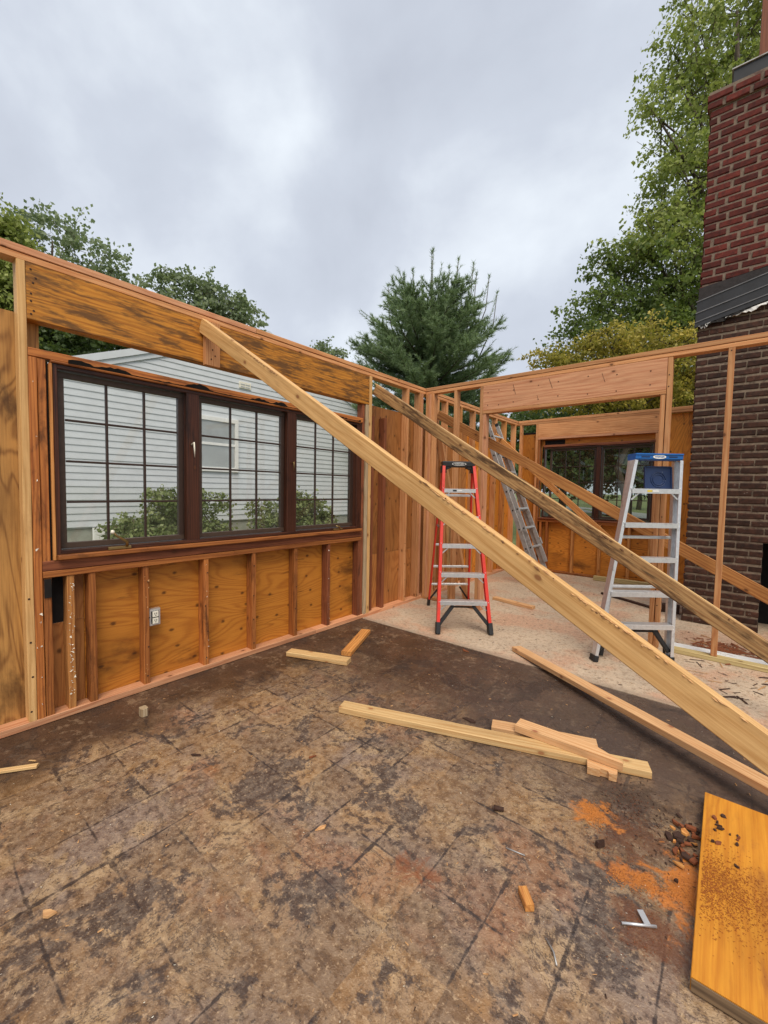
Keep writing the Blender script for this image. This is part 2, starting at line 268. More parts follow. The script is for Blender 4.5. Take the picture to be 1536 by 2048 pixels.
# ground / slab materials in world coordinates
def floor_mat():
    b = NB('stained_tile_adhesive_slab')
    g = b.n('ShaderNodeNewGeometry'); P = g.outputs['Position']
    x, y, z = b.sepxyz(P)
    def sh(dx, dy): return b.vmath('ADD', P, (dx, dy, 0))
    wob = b.noise(P, 2.6, 2, 0.5); mid = b.noise(sh(2, 7), 3.6, 5, 0.62, 0.3); fine = b.noise(P, 24.0, 5, 0.66); grit = b.noise(P, 150.0, 2, 0.6)
    lo1 = b.noise(sh(3, 9), 1.35, 5, 0.62, 0.4); lo2 = b.noise(sh(23, 5), 1.9, 5, 0.62, 0.5); lo3 = b.noise(sh(13, 2), 5.5, 5, 0.66, 0.5); lo4 = b.noise(sh(41, 8), 3.1, 6, 0.70, 0.6)
    xx = b.math('ADD', x, b.math('MULTIPLY', b.math('SUBTRACT', wob, 0.5), 0.02)); yy = b.math('ADD', y, b.math('MULTIPLY', b.math('SUBTRACT', mid, 0.5), 0.016))
    def line(c, o):
        t = b.math('DIVIDE', b.math('SUBTRACT', c, o), 0.2335)
        d = b.math('ABSOLUTE', b.math('SUBTRACT', b.math('FRACT', b.math('ADD', t, 100.5)), 0.5))
        return d, b.math('FLOOR', b.math('ADD', t, 100.0))
    dx, ix = line(xx, 1.525); dy, iy = line(yy, -3.938)
    cx = b.n('ShaderNodeCombineXYZ'); b.l(ix, cx.inputs[0]); b.l(iy, cx.inputs[1])
    wnz = b.n('ShaderNodeTexWhiteNoise', noise_dimensions='2D'); b.l(cx.outputs[0], wnz.inputs['Vector']); tile = wnz.outputs['Value']
    col = b.mix(b.ramp(mid, 0.32, 0.68), (0.245, 0.150, 0.070, 1), (0.150, 0.092, 0.050, 1))
    col = b.mix(b.math('MULTIPLY', b.ramp(lo1, 0.49, 0.62), 0.70), col, (0.170, 0.132, 0.112, 1))
    col = b.mix(b.math('MULTIPLY', b.ramp(lo3, 0.50, 0.60), 0.70), col, (0.31, 0.215, 0.115, 1))
    col = b.mix(b.math('MULTIPLY', b.ramp(lo2, 0.53, 0.63), 0.60), col, (0.205, 0.088, 0.038, 1))
    col = b.mix(b.math('MULTIPLY', b.ramp(tile, 0.2, 1.0), 0.40), col, (0.090, 0.060, 0.040, 1))
    col = b.mix(b.math('MULTIPLY', b.ramp(tile, 0.35, 0.0), 0.35), col, (0.27, 0.16, 0.065, 1))
    # trowel swirls of old adhesive
    wv = b.n('ShaderNodeTexVoronoi', feature='SMOOTH_F1'); b.l(P, wv.inputs['Vector']); wv.inputs['Scale'].default_value = 4.5
    sw = b.math('MULTIPLY_ADD', b.math('SINE', b.math('ADD', b.math('MULTIPLY', wv.outputs['Distance'], 60.0), b.math('MULTIPLY', lo4, 46.0))), 0.5, 0.5)
    swm = b.math('MULTIPLY', b.math('MULTIPLY', b.math('POWER', sw, 4.0), b.ramp(lo2, 0.40, 0.58)), b.ramp(fine, 0.35, 0.62))
    col = b.mix(b.math('MULTIPLY', swm, 0.62), col, (0.070, 0.050, 0.037, 1))
    # black mastic islands
    isl = b.ramp(b.math('ADD', lo4, b.math('MULTIPLY', b.math('SUBTRACT', fine, 0.5), 0.40)), 0.535, 0.60)
    col = b.mix(b.math('MULTIPLY', isl, 0.80), col, (0.050, 0.038, 0.034, 1))
    col = b.mix(b.math('MULTIPLY', b.ramp(fine, 0.40, 0.72), 0.50), col, (0.095, 0.063, 0.042, 1))
    col = b.mix(b.math('MULTIPLY', b.ramp(lo3, 0.30, 0.44), b.math('MULTIPLY', b.ramp(fine, 0.60, 0.42), 0.35)), col, (0.26, 0.205, 0.15, 1))
    col = b.mix(b.math('MULTIPLY', b.ramp(grit, 0.56, 0.8), 0.45), col, (0.33, 0.245, 0.16, 1))
    fl = b.noise(sh(8, 3), 62.0, 4, 0.7)
    col = b.mix(b.math('MULTIPLY', b.ramp(fl, 0.57, 0.66), b.math('MULTIPLY_ADD', b.ramp(lo1, 0.4, 0.6), 0.35, 0.35)), col, (0.045, 0.032, 0.025, 1))
    col = b.mix(b.math('MULTIPLY', b.math('SUBTRACT', 1.0, b.ramp(fl, 0.36, 0.43)), 0.55), col, (0.34, 0.25, 0.16, 1))
    cont = b.math('ABSOLUTE', b.math('SUBTRACT', b.math('FRACT', b.math('MULTIPLY', b.math('ADD', lo4, b.math('MULTIPLY', fine, 0.10)), 13.0)), 0.5))
    cl = b.math('MULTIPLY', b.math('SUBTRACT', 1.0, b.ramp(cont, 0.03, 0.12)), b.math('MULTIPLY', b.ramp(lo3, 0.44, 0.58), 0.60))
    col = b.mix(cl, col, (0.060, 0.043, 0.034, 1))
    # joint lines, broken up
    wid = b.math('MULTIPLY', b.ramp(b.math('ADD', lo3, b.math('MULTIPLY', b.math('SUBTRACT', fine, 0.5), 0.5)), 0.42, 0.85), 0.050)
    lx = b.math('SUBTRACT', 1.0, b.ramp(b.math('SUBTRACT', dx, wid), 0.004, 0.020)); ly = b.math('SUBTRACT', 1.0, b.ramp(b.math('SUBTRACT', dy, wid), 0.004, 0.020))
    ln = b.math('MAXIMUM', b.math('MULTIPLY', lx, b.ramp(lo1, 0.46, 0.55)), b.math('MULTIPLY', ly, b.ramp(mid, 0.46, 0.56)))
    col = b.mix(b.math('MULTIPLY', ln, b.math('MULTIPLY_ADD', b.ramp(fine, 0.35, 0.55), 0.5, 0.30)), col, (0.040, 0.030, 0.026, 1))
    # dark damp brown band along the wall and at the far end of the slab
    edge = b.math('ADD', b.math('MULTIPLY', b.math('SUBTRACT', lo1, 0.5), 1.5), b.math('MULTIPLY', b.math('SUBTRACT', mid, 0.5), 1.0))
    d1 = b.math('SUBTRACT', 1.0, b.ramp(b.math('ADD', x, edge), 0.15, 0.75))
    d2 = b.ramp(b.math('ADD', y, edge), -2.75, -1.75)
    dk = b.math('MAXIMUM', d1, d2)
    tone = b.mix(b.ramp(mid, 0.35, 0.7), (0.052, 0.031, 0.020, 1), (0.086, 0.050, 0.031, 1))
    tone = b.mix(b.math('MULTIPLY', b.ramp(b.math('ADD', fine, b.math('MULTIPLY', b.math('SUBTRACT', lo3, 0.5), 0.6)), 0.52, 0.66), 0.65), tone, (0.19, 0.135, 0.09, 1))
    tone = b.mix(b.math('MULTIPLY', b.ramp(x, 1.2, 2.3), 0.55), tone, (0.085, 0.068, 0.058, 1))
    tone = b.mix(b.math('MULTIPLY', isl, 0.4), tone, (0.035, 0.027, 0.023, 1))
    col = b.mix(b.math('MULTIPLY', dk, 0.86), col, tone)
    gm = b.n('ShaderNodeGamma'); b.l(b.mix(1.0, col, (6.4, 6.4, 6.4, 1), 'MULTIPLY'), gm.inputs[0]); gm.inputs[1].default_value = 1.42
    col = b.mix(1.0, gm.outputs[0], (0.178, 0.193, 0.222, 1), 'MULTIPLY')  # greys the brown; also paints bluish sky sheen into the slab colour
    # rust and sawdust stains
    sn = b.math('ADD', b.math('SUBTRACT', b.noise(sh(5, 5), 9.0, 5, 0.7, 0.8), 0.5), b.math('MULTIPLY', b.math('SUBTRACT', fine, 0.5), 0.6))
    def spot(px, py, r, c, amt, col, st=(1, 1), e0=0.25):
        d = b.scale(b.vmath('SUBTRACT', P, (px, py, 0)), (st[0], st[1], 1)); n = b.n('ShaderNodeVectorMath', operation='LENGTH'); b.l(d, n.inputs[0])
        dd = b.math('ADD', n.outputs['Value'], b.math('MULTIPLY', sn, r*3.6))
        return b.mix(b.math('MULTIPLY', b.math('SUBTRACT', 1.0, b.ramp(dd, r*e0, r)), amt), col, (*c, 1))
    col = spot(2.15, -3.25, 0.075, (0.20, 0.060, 0.018), 0.8, col)
    col = spot(2.245, -3.215, 0.05, (0.21, 0.065, 0.020), 0.7, col)
    col = spot(2.76, -2.52, 0.20, (0.115, 0.045, 0.020), 0.75, col)
    col = spot(2.88, -2.90, 0.14, (0.130, 0.048, 0.020), 0.8, col)
    col = spot(2.74, -2.30, 0.20, (0.050, 0.030, 0.020), 0.75, col)
    col = spot(2.62, -2.495, 0.095, (0.52, 0.18, 0.034), 1.0, col, (0.9, 1.1))
    col = spot(2.75, -2.74, 0.075, (0.36, 0.115, 0.027), 0.85, col, (0.8, 1.2))
    col = spot(2.87, -2.735, 0.075, (0.50, 0.165, 0.030), 1.0, col, (0.5, 1.3))
    col = spot(2.98, -2.68, 0.14, (0.52, 0.175, 0.032), 1.0, col, (1.0, 0.75))
    b.l(col, b.bsdf.inputs['Base Color'])
    b.l(b.math('MULTIPLY_ADD', b.ramp(lo2, 0.40, 0.60), 0.30, 0.26), b.bsdf.inputs['Roughness']); b.l(b.math('MULTIPLY_ADD', dk, -0.30, 0.55), b.bsdf.inputs['Specular IOR Level'])
    hgt = b.math('ADD', b.math('MULTIPLY', fine, 0.9), b.math('ADD', b.math('MULTIPLY', grit, 0.5), b.math('MULTIPLY', fl, 0.8)))
    b.bump(hgt, 0.9, 0.005)
    return b.m
def concrete_mat():
    b = NB('bare_concrete'); g = b.n('ShaderNodeNewGeometry'); P = g.outputs['Position']
    n = b.noise(P, 2.2, 6, 0.6, 0.3); f = b.noise(P, 28.0, 6, 0.7); gr = b.noise(P, 95.0, 3, 0.7)
    col = b.mix(b.ramp(n, 0.3, 0.7), (0.50, 0.385, 0.275, 1), (0.40, 0.31, 0.225, 1))
    col = b.mix(b.math('MULTIPLY', b.ramp(b.noise(b.vmath('ADD', P, (9, 4, 0)), 1.6, 6, 0.65), 0.46, 0.60), 0.75), col, (0.46, 0.25, 0.155, 1))
    col = b.mix(b.math('MULTIPLY', b.ramp(f, 0.50, 0.62), 0.65), col, (0.22, 0.145, 0.09, 1))
    col = b.mix(b.math('MULTIPLY', b.ramp(gr, 0.52, 0.66), 0.65), col, (0.62, 0.48, 0.32, 1))
    col = b.mix(b.math('MULTIPLY', b.ramp(b.noise(b.vmath('ADD', P, (1, 6, 0)), 60.0, 4, 0.7), 0.62, 0.70), 0.7), col, (0.17, 0.10, 0.06, 1))
    x, y, z = b.sepxyz(P)
    ed = b.math('SUBTRACT', 1.0, b.ramp(b.math('ADD', y, b.math('MULTIPLY', b.math('SUBTRACT', n, 0.5), 0.12)), -1.13, -1.03))
    col = b.mix(b.math('MULTIPLY', ed, 0.55), col, (0.22, 0.175, 0.13, 1))
    b.l(col, b.bsdf.inputs['Base Color']); b.bsdf.inputs['Roughness'].default_value = 0.85
    b.bump(b.math('ADD', f, gr), 0.6, 0.005)
    return b.m
def lawn_mat():
    b = NB('lawn'); g = b.n('ShaderNodeNewGeometry'); P = g.outputs['Position']
    n = b.noise(P, 0.5, 6, 0.65); f = b.noise(P, 20, 5, 0.7)
    col = b.mix(b.ramp(n, 0.3, 0.7), (0.10, 0.135, 0.035, 1), (0.17, 0.19, 0.065, 1)); col = b.mix(b.math('MULTIPLY', b.ramp(f, 0.4, 0.7), 0.5), col, (0.05, 0.075, 0.02, 1))
    b.l(col, b.bsdf.inputs['Base Color']); b.bsdf.inputs['Roughness'].default_value = 0.9; b.bump(f, 0.8, 0.03)
    return b.m
M['slab'] = floor_mat(); M['concrete'] = concrete_mat(); M['lawn'] = lawn_mat()
M['asphalt'] = plain('pale_road', (0.30, 0.30, 0.29), 0.85, var=0.3, vscale=3)

# ------------------------------------------------------------------ mesh helpers
W = {}
def link(name, mesh, mat, parent=None, mtx=None):
    o = bpy.data.objects.new(name, mesh); C.objects.link(o)
    if mat is not None and mesh is not None and not mesh.materials: mesh.materials.append(mat)
    mtx = Matrix.Identity(4) if mtx is None else mtx
    if parent is not None:
        o.parent = parent; o.matrix_basis = W[parent.name].inverted() @ mtx
    else: o.matrix_basis = mtx
    W[o.name] = mtx.copy()
    return o
def tag(o, label, cat, group=None, kind=None):
    o['label'] = label
    if cat: o['category'] = cat
    if group: o['group'] = group
    if kind: o['kind'] = kind
    return o
def struct(o, label=None):
    o['kind'] = 'structure'
    if label: o['label'] = label
    return o
def thing(name, loc, label, cat, group=None):
    o = bpy.data.objects.new(name, None); C.objects.link(o); o.empty_display_size = 0.1
    o.matrix_basis = Matrix.Translation(loc); W[o.name] = Matrix.Translation(loc)
    return tag(o, label, cat, group)
def pydata(name, v, f, smooth=False):
    me = bpy.data.meshes.new(name); me.from_pydata([tuple(p) for p in v], [], f); me.update()
    if smooth:
        for p in me.polygons: p.use_smooth = True
    return me
def extrude(name, prof, L, nseg=1, jit=None):
    """profile in local YZ, length L along local X, centred"""
    n = len(prof); v = []; f = []
    for i in range(nseg+1):
        t = i/nseg; x = (t-0.5)*L
        for k, (a, c) in enumerate(prof):
            dx = da = dc = 0
            if jit: dx, da, dc = jit(t, k, a, c)
            v.append((x+dx, a+da, c+dc))
    for i in range(nseg):
        for k in range(n):
            a = i*n+k; bq = i*n+(k+1) % n
            f.append((a, bq, bq+n, a+n))
    f.append(tuple(range(n-1, -1, -1))); f.append(tuple(range(nseg*n, nseg*n+n)))
    return pydata(name, v, f)
def oct_prof(wd, th, ch):
    a, c = wd/2, th/2; ch = min(ch, a*0.45, c*0.45)
    return [(-a+ch, -c), (a-ch, -c), (a, -c+ch), (a, c-ch), (a-ch, c), (-a+ch, c), (-a, c-ch), (-a, -c+ch)]
def frame_mtx(p0, p1, up):
    p0, p1, up = Vector(p0), Vector(p1), Vector(up)
    X = (p1-p0).normalized(); Z = (up-X*up.dot(X)).normalized(); Y = Z.cross(X); c = (p0+p1)/2
    return Matrix(((X.x, Y.x, Z.x, c.x), (X.y, Y.y, Z.y, c.y), (X.z, Y.z, Z.z, c.z), (0, 0, 0, 1)))
def wobble(amp, seed, sub=7):
    r = random.Random(seed); a = [[r.uniform(-1, 1) for _ in range(4)] for _ in range(sub+2)]
    def j(t, k, y, z):
        i = min(int(t*sub), sub-1); u = t*sub-i
        q = [a[i][m]*(1-u)+a[i+1][m]*u for m in range(4)]
        return 0, q[0]*amp+q[2]*amp*0.3*(1 if y > 0 else -1), q[1]*amp
    return j
_bs = [0]
def beam(name, p0, p1, wd, th, mat, parent=None, up=(0, 0, 1), ch=0.003, bow=0.0, prof=None):
    """board from p0 to p1, width along local Y, thickness along local Z (near `up`)"""
    L = (Vector(p1)-Vector(p0)).length; _bs[0] += 1
    if bow: me = extrude(name, prof or oct_prof(wd, th, ch), L, 7, wobble(bow, _bs[0]))
    else: me = extrude(name, prof or oct_prof(wd, th, ch), L)
    return link(name, me, mat, parent, frame_mtx(p0, p1, up))
def box(name, lo, hi, mat, parent=None, grain='x', ch=0.003, bow=0.0):
    c = [(a+b)/2 for a, b in zip(lo, hi)]; d = [b-a for a, b in zip(lo, hi)]
    if grain == 'x': return beam(name, (lo[0], c[1], c[2]), (hi[0], c[1], c[2]), d[1], d[2], mat, parent, (0, 0, 1), ch, bow)
    if grain == 'y': return beam(name, (c[0], lo[1], c[2]), (c[0], hi[1], c[2]), d[0], d[2], mat, parent, (0, 0, 1), ch, bow)
    return beam(name, (c[0], c[1], lo[2]), (c[0], c[1], hi[2]), d[1], d[0], mat, parent, (1, 0, 0), ch, bow)
def tube(name, pts, rad, n=8, mat=None, parent=None, smooth=True, obj=True):
    pts = [Vector(p) for p in pts]; v = []; f = []
    for i, p in enumerate(pts):
        t = (pts[min(i+1, len(pts)-1)]-pts[max(i-1, 0)]).normalized()
        a = t.orthogonal().normalized() if i == 0 else (a-t*a.dot(t)).normalized()
        bq = t.cross(a)
        r = rad[i] if isinstance(rad, (list, tuple)) else rad
        for k in range(n):
            th = 2*math.pi*k/n; v.append(p+a*(math.cos(th)*r)+bq*(math.sin(th)*r))
    for i in range(len(pts)-1):
        for k in range(n):
            f.append((i*n+k, i*n+(k+1) % n, (i+1)*n+(k+1) % n, (i+1)*n+k))
    f.append(tuple(range(n-1, -1, -1))); f.append(tuple(range((len(pts)-1)*n, len(pts)*n)))
    if not obj: return v, f
    o = pts[0]
    me = pydata(name, [p-o for p in v], f, smooth)
    return link(name, me, mat, parent, Matrix.Translation(o))
def big_mesh(name, verts, faces, tint=None):
    """verts (n,3) float, faces (m,k) int, tint per face"""
    me = bpy.data.meshes.new(name); k = faces.shape[1]
    me.vertices.add(len(verts)); me.vertices.foreach_set('co', np.ascontiguousarray(verts, np.float32).ravel())
    me.loops.add(faces.size); me.loops.foreach_set('vertex_index', np.ascontiguousarray(faces, np.int32).ravel())
    me.polygons.add(len(faces)); me.polygons.foreach_set('loop_start', np.arange(0, faces.size, k, dtype=np.int32))
    me.update(calc_edges=True)
    if tint is not None:
        at = me.attributes.new('tint', 'FLOAT', 'FACE'); at.data.foreach_set('value', np.ascontiguousarray(tint, np.float32))
    return me
def poly_prism(name, pts, axis_vec, mat, parent=None, mtx=None):
    """closed prism: list of 3-D points (planar), extruded by vector"""
    n = len(pts); a = [Vector(p) for p in pts]; e = Vector(axis_vec); o = a[0].copy()
    v = [p-o for p in a]+[p+e-o for p in a]
    f = [tuple(range(n)), tuple(range(2*n-1, n-1, -1))]+[(i, i+n, (i+1) % n+n, (i+1) % n) for i in range(n)]
    me = pydata(name, v, f)
    me.validate()
    import bmesh
    bm = bmesh.new(); bm.from_mesh(me); bmesh.ops.recalc_face_normals(bm, faces=bm.faces); bm.to_mesh(me); bm.free()
    return link(name, me, mat, parent, Matrix.Translation(o))

H = 2.682; PT = 0.038; D = 3.026; TH = 0.089

# ================================================================== SETTING
def ground_z(x, y):
    t = min(max((-0.6-x)/5.0, 0), 1); t = t*t*(3-2*t)
    return -0.16+0.40*t
def make_ground():
    xs = np.unique(np.concatenate([np.linspace(-400, -40, 10), np.linspace(-40, 30, 71), np.linspace(30, 400, 10)]))
    ys = np.unique(np.concatenate([np.linspace(-400, -30, 10), np.linspace(-30, 60, 91), np.linspace(60, 600, 12)]))
    v = [(x, y, ground_z(x, y)+0.03*math.sin(x*1.3+y*0.7)*math.sin(y*0.9-x*0.4)) for x in xs for y in ys]
    ny = len(ys); f = [(i*ny+j, (i+1)*ny+j, (i+1)*ny+j+1, i*ny+j+1) for i in range(len(xs)-1) for j in range(ny-1)]
    return struct(link('ground', pydata('ground', v, f, True), M['lawn']))
make_ground()
# slabs
struct(box('slab_floor', (-0.13, -8.5, -0.35), (9, -1.135, 0.0), M['slab'], ch=0.006))
struct(box('concrete_floor', (-0.13, -1.125, -0.35), (9, 3.14, 0.004), M['concrete'], ch=0.006))
def strip_road():
    v = []; f = []
    for i in range(41):
        x = -60+3*i; y0 = 25+0.06*x
        v += [(x, y0, ground_z(x, y0)+0.06), (x, y0+6.5, ground_z(x, y0)+0.06)]
        if i: f.append((2*i-2, 2*i, 2*i+1, 2*i-1))
    return struct(link('road', pydata('road', v, f), M['asphalt']))
strip_road()

# ------------------------------------------------------------------ windows
def make_window(parent, axis, plane, u0, u1, z0, z1, sashes, depth_sign, glass, open_first=False):
    """axis 'y': window in wall A (u=y, normal +x). axis 'x': far wall (u=x, normal -y)."""
    def bx(name, ua, ub, za, zb, d0, d1, mat, par, grain):
        if axis == 'y': lo, hi, g = (plane+d0, ua, za), (plane+d1, ub, zb), {'u': 'y', 'z': 'z'}[grain]
        else: lo, hi, g = (ua, plane-d1, za), (ub, plane-d0, zb), {'u': 'x', 'z': 'z'}[grain]
        return box(name, lo, hi, mat, par, g, 0.002)
    t = 0.022
    frame = bx('window', u0+t, u1-t, z0, z0+t, -0.098, -0.002, M['jamb'], parent, 'u')
    frame['label'] = 'dark brown casement window with small gridded panes'
    bx('head_jamb', u0+t, u1-t, z1-t, z1, -0.098, -0.002, M['jamb'], frame, 'u')
    bx('side_jamb', u0, u0+t, z0, z1, -0.098, -0.0, M['jamb'], frame, 'z')
    bx('side_jamb', u1-t, u1, z0, z1, -0.098, -0.0, M['jamb'], frame, 'z')
    for i, (a, c) in enumerate(sashes):
        if i: bx('mullion', sashes[i-1][1]+0.006, a-0.006, z0+t+0.001, z1-t-0.001, -0.096, -0.004, M['jamb'], frame, 'z')
        za, zb = z0+t+0.006, z1-t-0.006; sw = 0.034
        d0, d1 = -0.080, -0.046
        bx('sash', a, c, za, za+sw, d0, d1, M['sashlite'], frame, 'u')
        bx('sash', a, c, zb-sw, zb, d0, d1, M['sashlite'], frame, 'u')
        bx('sash', a, a+sw, za+sw, zb-sw, d0, d1, M['sashlite'], frame, 'z')
        bx('sash', c-sw, c, za+sw, zb-sw, d0, d1, M['sash'], frame, 'z')
        ga, gc, gb, gt = a+sw, c-sw, za+sw, zb-sw
        mw = 0.013
        us = [ga+(gc-ga)*k/3 for k in range(4)]; zs = [gb+(gt-gb)*k/4 for k in range(5)]
        for k in (1, 2): bx('muntin', us[k]-mw/2, us[k]+mw/2, gb, gt, -0.072, -0.052, M['sash'], frame, 'z')
        for k in (1, 2, 3):
            for q in range(3): bx('muntin', us[q]+mw/2, us[q+1]-mw/2, zs[k]-mw/2, zs[k]+mw/2, -0.071, -0.053, M['sash'], frame, 'u')
        for q in range(3):
            for k in range(4):
                bx('pane', us[q]+mw/2*(q > 0), us[q+1]-mw/2*(q < 2), zs[k]+mw/2*(k > 0), zs[k+1]-mw/2*(k < 3), -0.064, -0.060, glass, frame, 'u')
    return frame

# ================================================================== WALL A (with the triple window)
wa = thing('stud_wall', (0, -1.5, 0), 'long open stud wall with the triple gridded window and stained header', 'wall')
YN = -6.2
box('top_plate', (-TH, YN, H-2*PT), (0, D+TH, H-PT-0.004), M['fir'], wa, 'y', bow=0.001)
box('top_plate', (-TH-0.002, YN, H-PT), (0.003, -2.46, H), M['fir_pink'], wa, 'y', bow=0.001)
box('top_plate', (-TH-0.002, -2.457, H-PT), (0.003, D+TH, H), M['fir'], wa, 'y', bow=0.001)
bp = 0.042
box('bottom_plate', (-TH, YN, 0.002), (0.002, -1.8, bp), M['fir_pink'], wa, 'y', bow=0.001)
box('bottom_plate', (-TH, -1.797, 0.002), (0.002, D, bp), M['fir_pink'], wa, 'y', bow=0.001)
def studA(y, z0=bp, z1=H-2*PT, mat='fir', wd=0.038, x0=-TH, x1=0.0, bow=0.0015): return box('stud', (x0, y, z0), (x1, y+wd, z1), M[mat], wa, 'z', bow=bow)
studA(-3.937, mat='pale')
for y in (-4.36, -4.77, -5.2, -5.62): studA(y, mat='fir')
studA(-3.897, z1=2.10, mat='old'); studA(-3.857, z0=0.932, z1=2.10, mat='old', x1=-0.006)
box('window_liner', (-0.07, -3.806, 0.956), (0.004, -3.792, 2.085), M['amber'], wa, 'z')
# header beam
box('header', (-0.045, -3.897, 2.302), (0.0, -2.845, H-2*PT-0.002), M['header'], wa, 'y', 0.002)
box('header', (-0.045, -2.845, 2.302), (-0.0005, -1.072, H-2*PT-0.002), M['header'], wa, 'y', 0.002)
box('header', (-TH, -3.897, 2.303), (-0.047, -1.072, H-2*PT-0.002), M['header'], wa, 'y', 0.002)
# old plate over the window, torn felt
box('window_head_plate', (-TH, -3.897, 2.103), (0.0, -1.165, 2.148), M['old'], wa, 'y', bow=0.002)
box('window_head_plate', (-0.02, -3.80, 2.088), (0.012, -1.20, 2.101), M['old'], wa, 'y', bow=0.001)
def felt():
    r = random.Random(5); v = []; f = []; n = 120; y0, y1 = -3.72, -1.22
    for i in range(n+1):
        y = y0+(y1-y0)*i/n
        hgt = max(0.0, 0.004+0.012*math.sin(i*0.21)+0.010*math.sin(i*0.53+1)+r.uniform(-.005, .005))
        if 0.36 < (i/n) < 0.44 or 0.62 < i/n < 0.66: hgt *= 0.25
        b_ = 0.014+0.012*abs(math.sin(i*0.13))
        v += [(b_, y, 2.098), (b_+0.004+hgt*0.3, y, 2.103+hgt), (b_+0.007+hgt*0.3, y, 2.103+hgt), (b_+0.003, y, 2.098)]
        if i:
            a = 4*(i-1)
            for k in range(4): f.append((a+k, a+(k+1) % 4, a+4+(k+1) % 4, a+4+k))
    return link('torn_felt', pydata('torn_felt', v, f), M['soot'], wa)
felt()
# sill, apron, sill plate
box('window_sill', (-0.10, -3.79, 0.957), (0.034, -1.19, 0.984), M['old'], wa, 'y', 0.004, bow=0.001)
box('apron', (-TH, -3.857, 0.896), (-0.002, -1.165, 0.954), M['oldred'], wa, 'y', bow=0.001)
box('sill_plate', (-TH, -3.857, 0.856), (0.004, -2.66, 0.893), M['old'], wa, 'y', bow=0.0015)
box('sill_plate', (-TH, -2.657, 0.856), (0.002, -1.165, 0.893), M['old'], wa, 'y', bow=0.0015)
for y, mt in ((-3.836, 'old'), (-3.727, 'amber'), (-3.616, 'old'), (-3.307, 'old'), (-2.885, 'old'), (-2.471, 'old'), (-2.034, 'old'), (-1.627, 'oldred')):
    box('cripple_stud', (-TH, y-0.019, bp), (random.uniform(-0.006, 0.0), y+0.019, 0.855), M[mt], wa, 'z', bow=0.002)
box('cripple_stud', (-TH, -1.204, bp), (-0.006, -1.166, 0.855), M['oldred'], wa, 'z', bow=0.002)
# sheathing panels
box('sheathing_panel', (-0.102, -6.2, 0.0), (-0.0905, -3.83, 2.345), M['ply_pale'], wa, 'z', 0.001)
box('sheathing_panel', (-0.102, -3.64, 0.0), (-0.0905, -2.46, 0.955), M['ply'], wa, 'y', 0.001)
box('sheathing_panel', (-0.102, -2.457, 0.0), (-0.0905, -1.15, 0.955), M['ply'], wa, 'y', 0.001)
box('sheathing_panel', (-0.102, -1.147, 0.0), (-0.0905, 0.06, 0.66), M['ply_dark'], wa, 'z', 0.001)
box('sheathing_panel', (-0.102, -1.147, 0.663), (-0.0905, 0.06, 2.33), M['ply_dark'], wa, 'z', 0.001)
box('sheathing_panel', (-0.102, 0.063, 0.0), (-0.0905, 1.28, 2.30), M['ply_dark'], wa, 'z', 0.001)
box('sheathing_panel', (-0.102, 1.283, 0.0), (-0.0905, D+0.1, 2.30), M['ply'], wa, 'z', 0.001)
box('sheathing_panel', (-0.102, -3.828, 0.0), (-0.0905, -3.642, 0.56), M['ply_dark'], wa, 'z', 0.001)
box('black_felt_patch', (-0.101, -3.828, 0.562), (-0.092, -3.735, 0.955), M['soot'], wa, 'z', 0.001)
box('sheathing_panel', (-0.102, -3.733, 0.562), (-0.0905, -3.642, 0.955), M['ply_dark'], wa, 'z', 0.001)
box('tar_smear', (0.0005, -3.853, 0.74), (0.003, -3.819, 0.85), M['soot'], wa, 'z', 0.001)
# right of the window
studA(-1.160, z1=2.30, mat='oldred', x1=-0.012); studA(-1.118, z1=2.298, mat='weather', wd=0.044, x1=0.003)
studA(-1.068, mat='pale', wd=0.042, x1=0.004)
box('stud', (-TH, -0.80, bp), (-0.004, -0.758, 2.20), M['oldred'], wa, 'z', bow=0.002)
studA(-0.98, z1=2.2, mat='oldred', x1=-0.03)
studA(-0.385, mat='fir'); studA(-0.125, mat='fir'); studA(-0.083, mat='fir_pink')
for i, y in enumerate((0.30, 0.52, 0.92, 1.33, 1.72, 2.10, 2.48, 2.90)):
    studA(y, mat=('fir', 'fir', 'amber', 'fir', 'amber', 'fir', 'amber', 'fir')[i])
box('cripple_block', (0.002, -2.905, 2.285), (0.038, -2.79, 2.60), M['fir'], wa, 'z')
# the window
win = make_window(wa, 'y', 0.0, -3.790, -1.225, 0.986, 2.086, [(-3.762, -3.03), (-2.925, -2.142), (-2.035, -1.268)], 1, M['glass'])
box('jamb_liner', (-0.09, -1.222, 0.986), (-0.01, -1.166, 2.086), M['jamb'], wa, 'z')
box('blocking_gap_fill', (-0.09, -3.817, 0.935), (-0.02, -3.808, 2.09), M['soot'], wa, 'z')  # black strip added in the gap beside the liner to paint its shade
# crank handles
def crank(y):
    z = 0.985
    o = box('crank_housing', (-0.03, y-0.06, z+0.001), (0.012, y+0.07, z+0.022), M['brass'], win, 'y', 0.006)
    tube('crank_handle', [(0.005, y+0.045, z+0.02), (0.018, y+0.045, z+0.05), (0.022, y-0.02, z+0.095), (0.022, y-0.035, z+0.115)], [0.011, 0.010, 0.007, 0.006], 8, M['brass'], win)
    tube('crank_knob', [(0.022, y-0.035, z+0.108), (0.022, y-0.04, z+0.118), (0.022, y-0.043, z+0.130)], [0.008, 0.013, 0.006], 10, M['ivory'], win)
crank(-3.47)
box('crank_housing', (-0.03, -1.58, 0.986), (0.012, -1.46, 1.004), M['brass'], win, 'y', 0.006)
tube('crank_handle', [(0.005, -1.50, 1.0), (0.012, -1.50, 1.02), (0.012, -1.55, 1.03)], [0.010, 0.009, 0.006], 8, M['brass'], win)
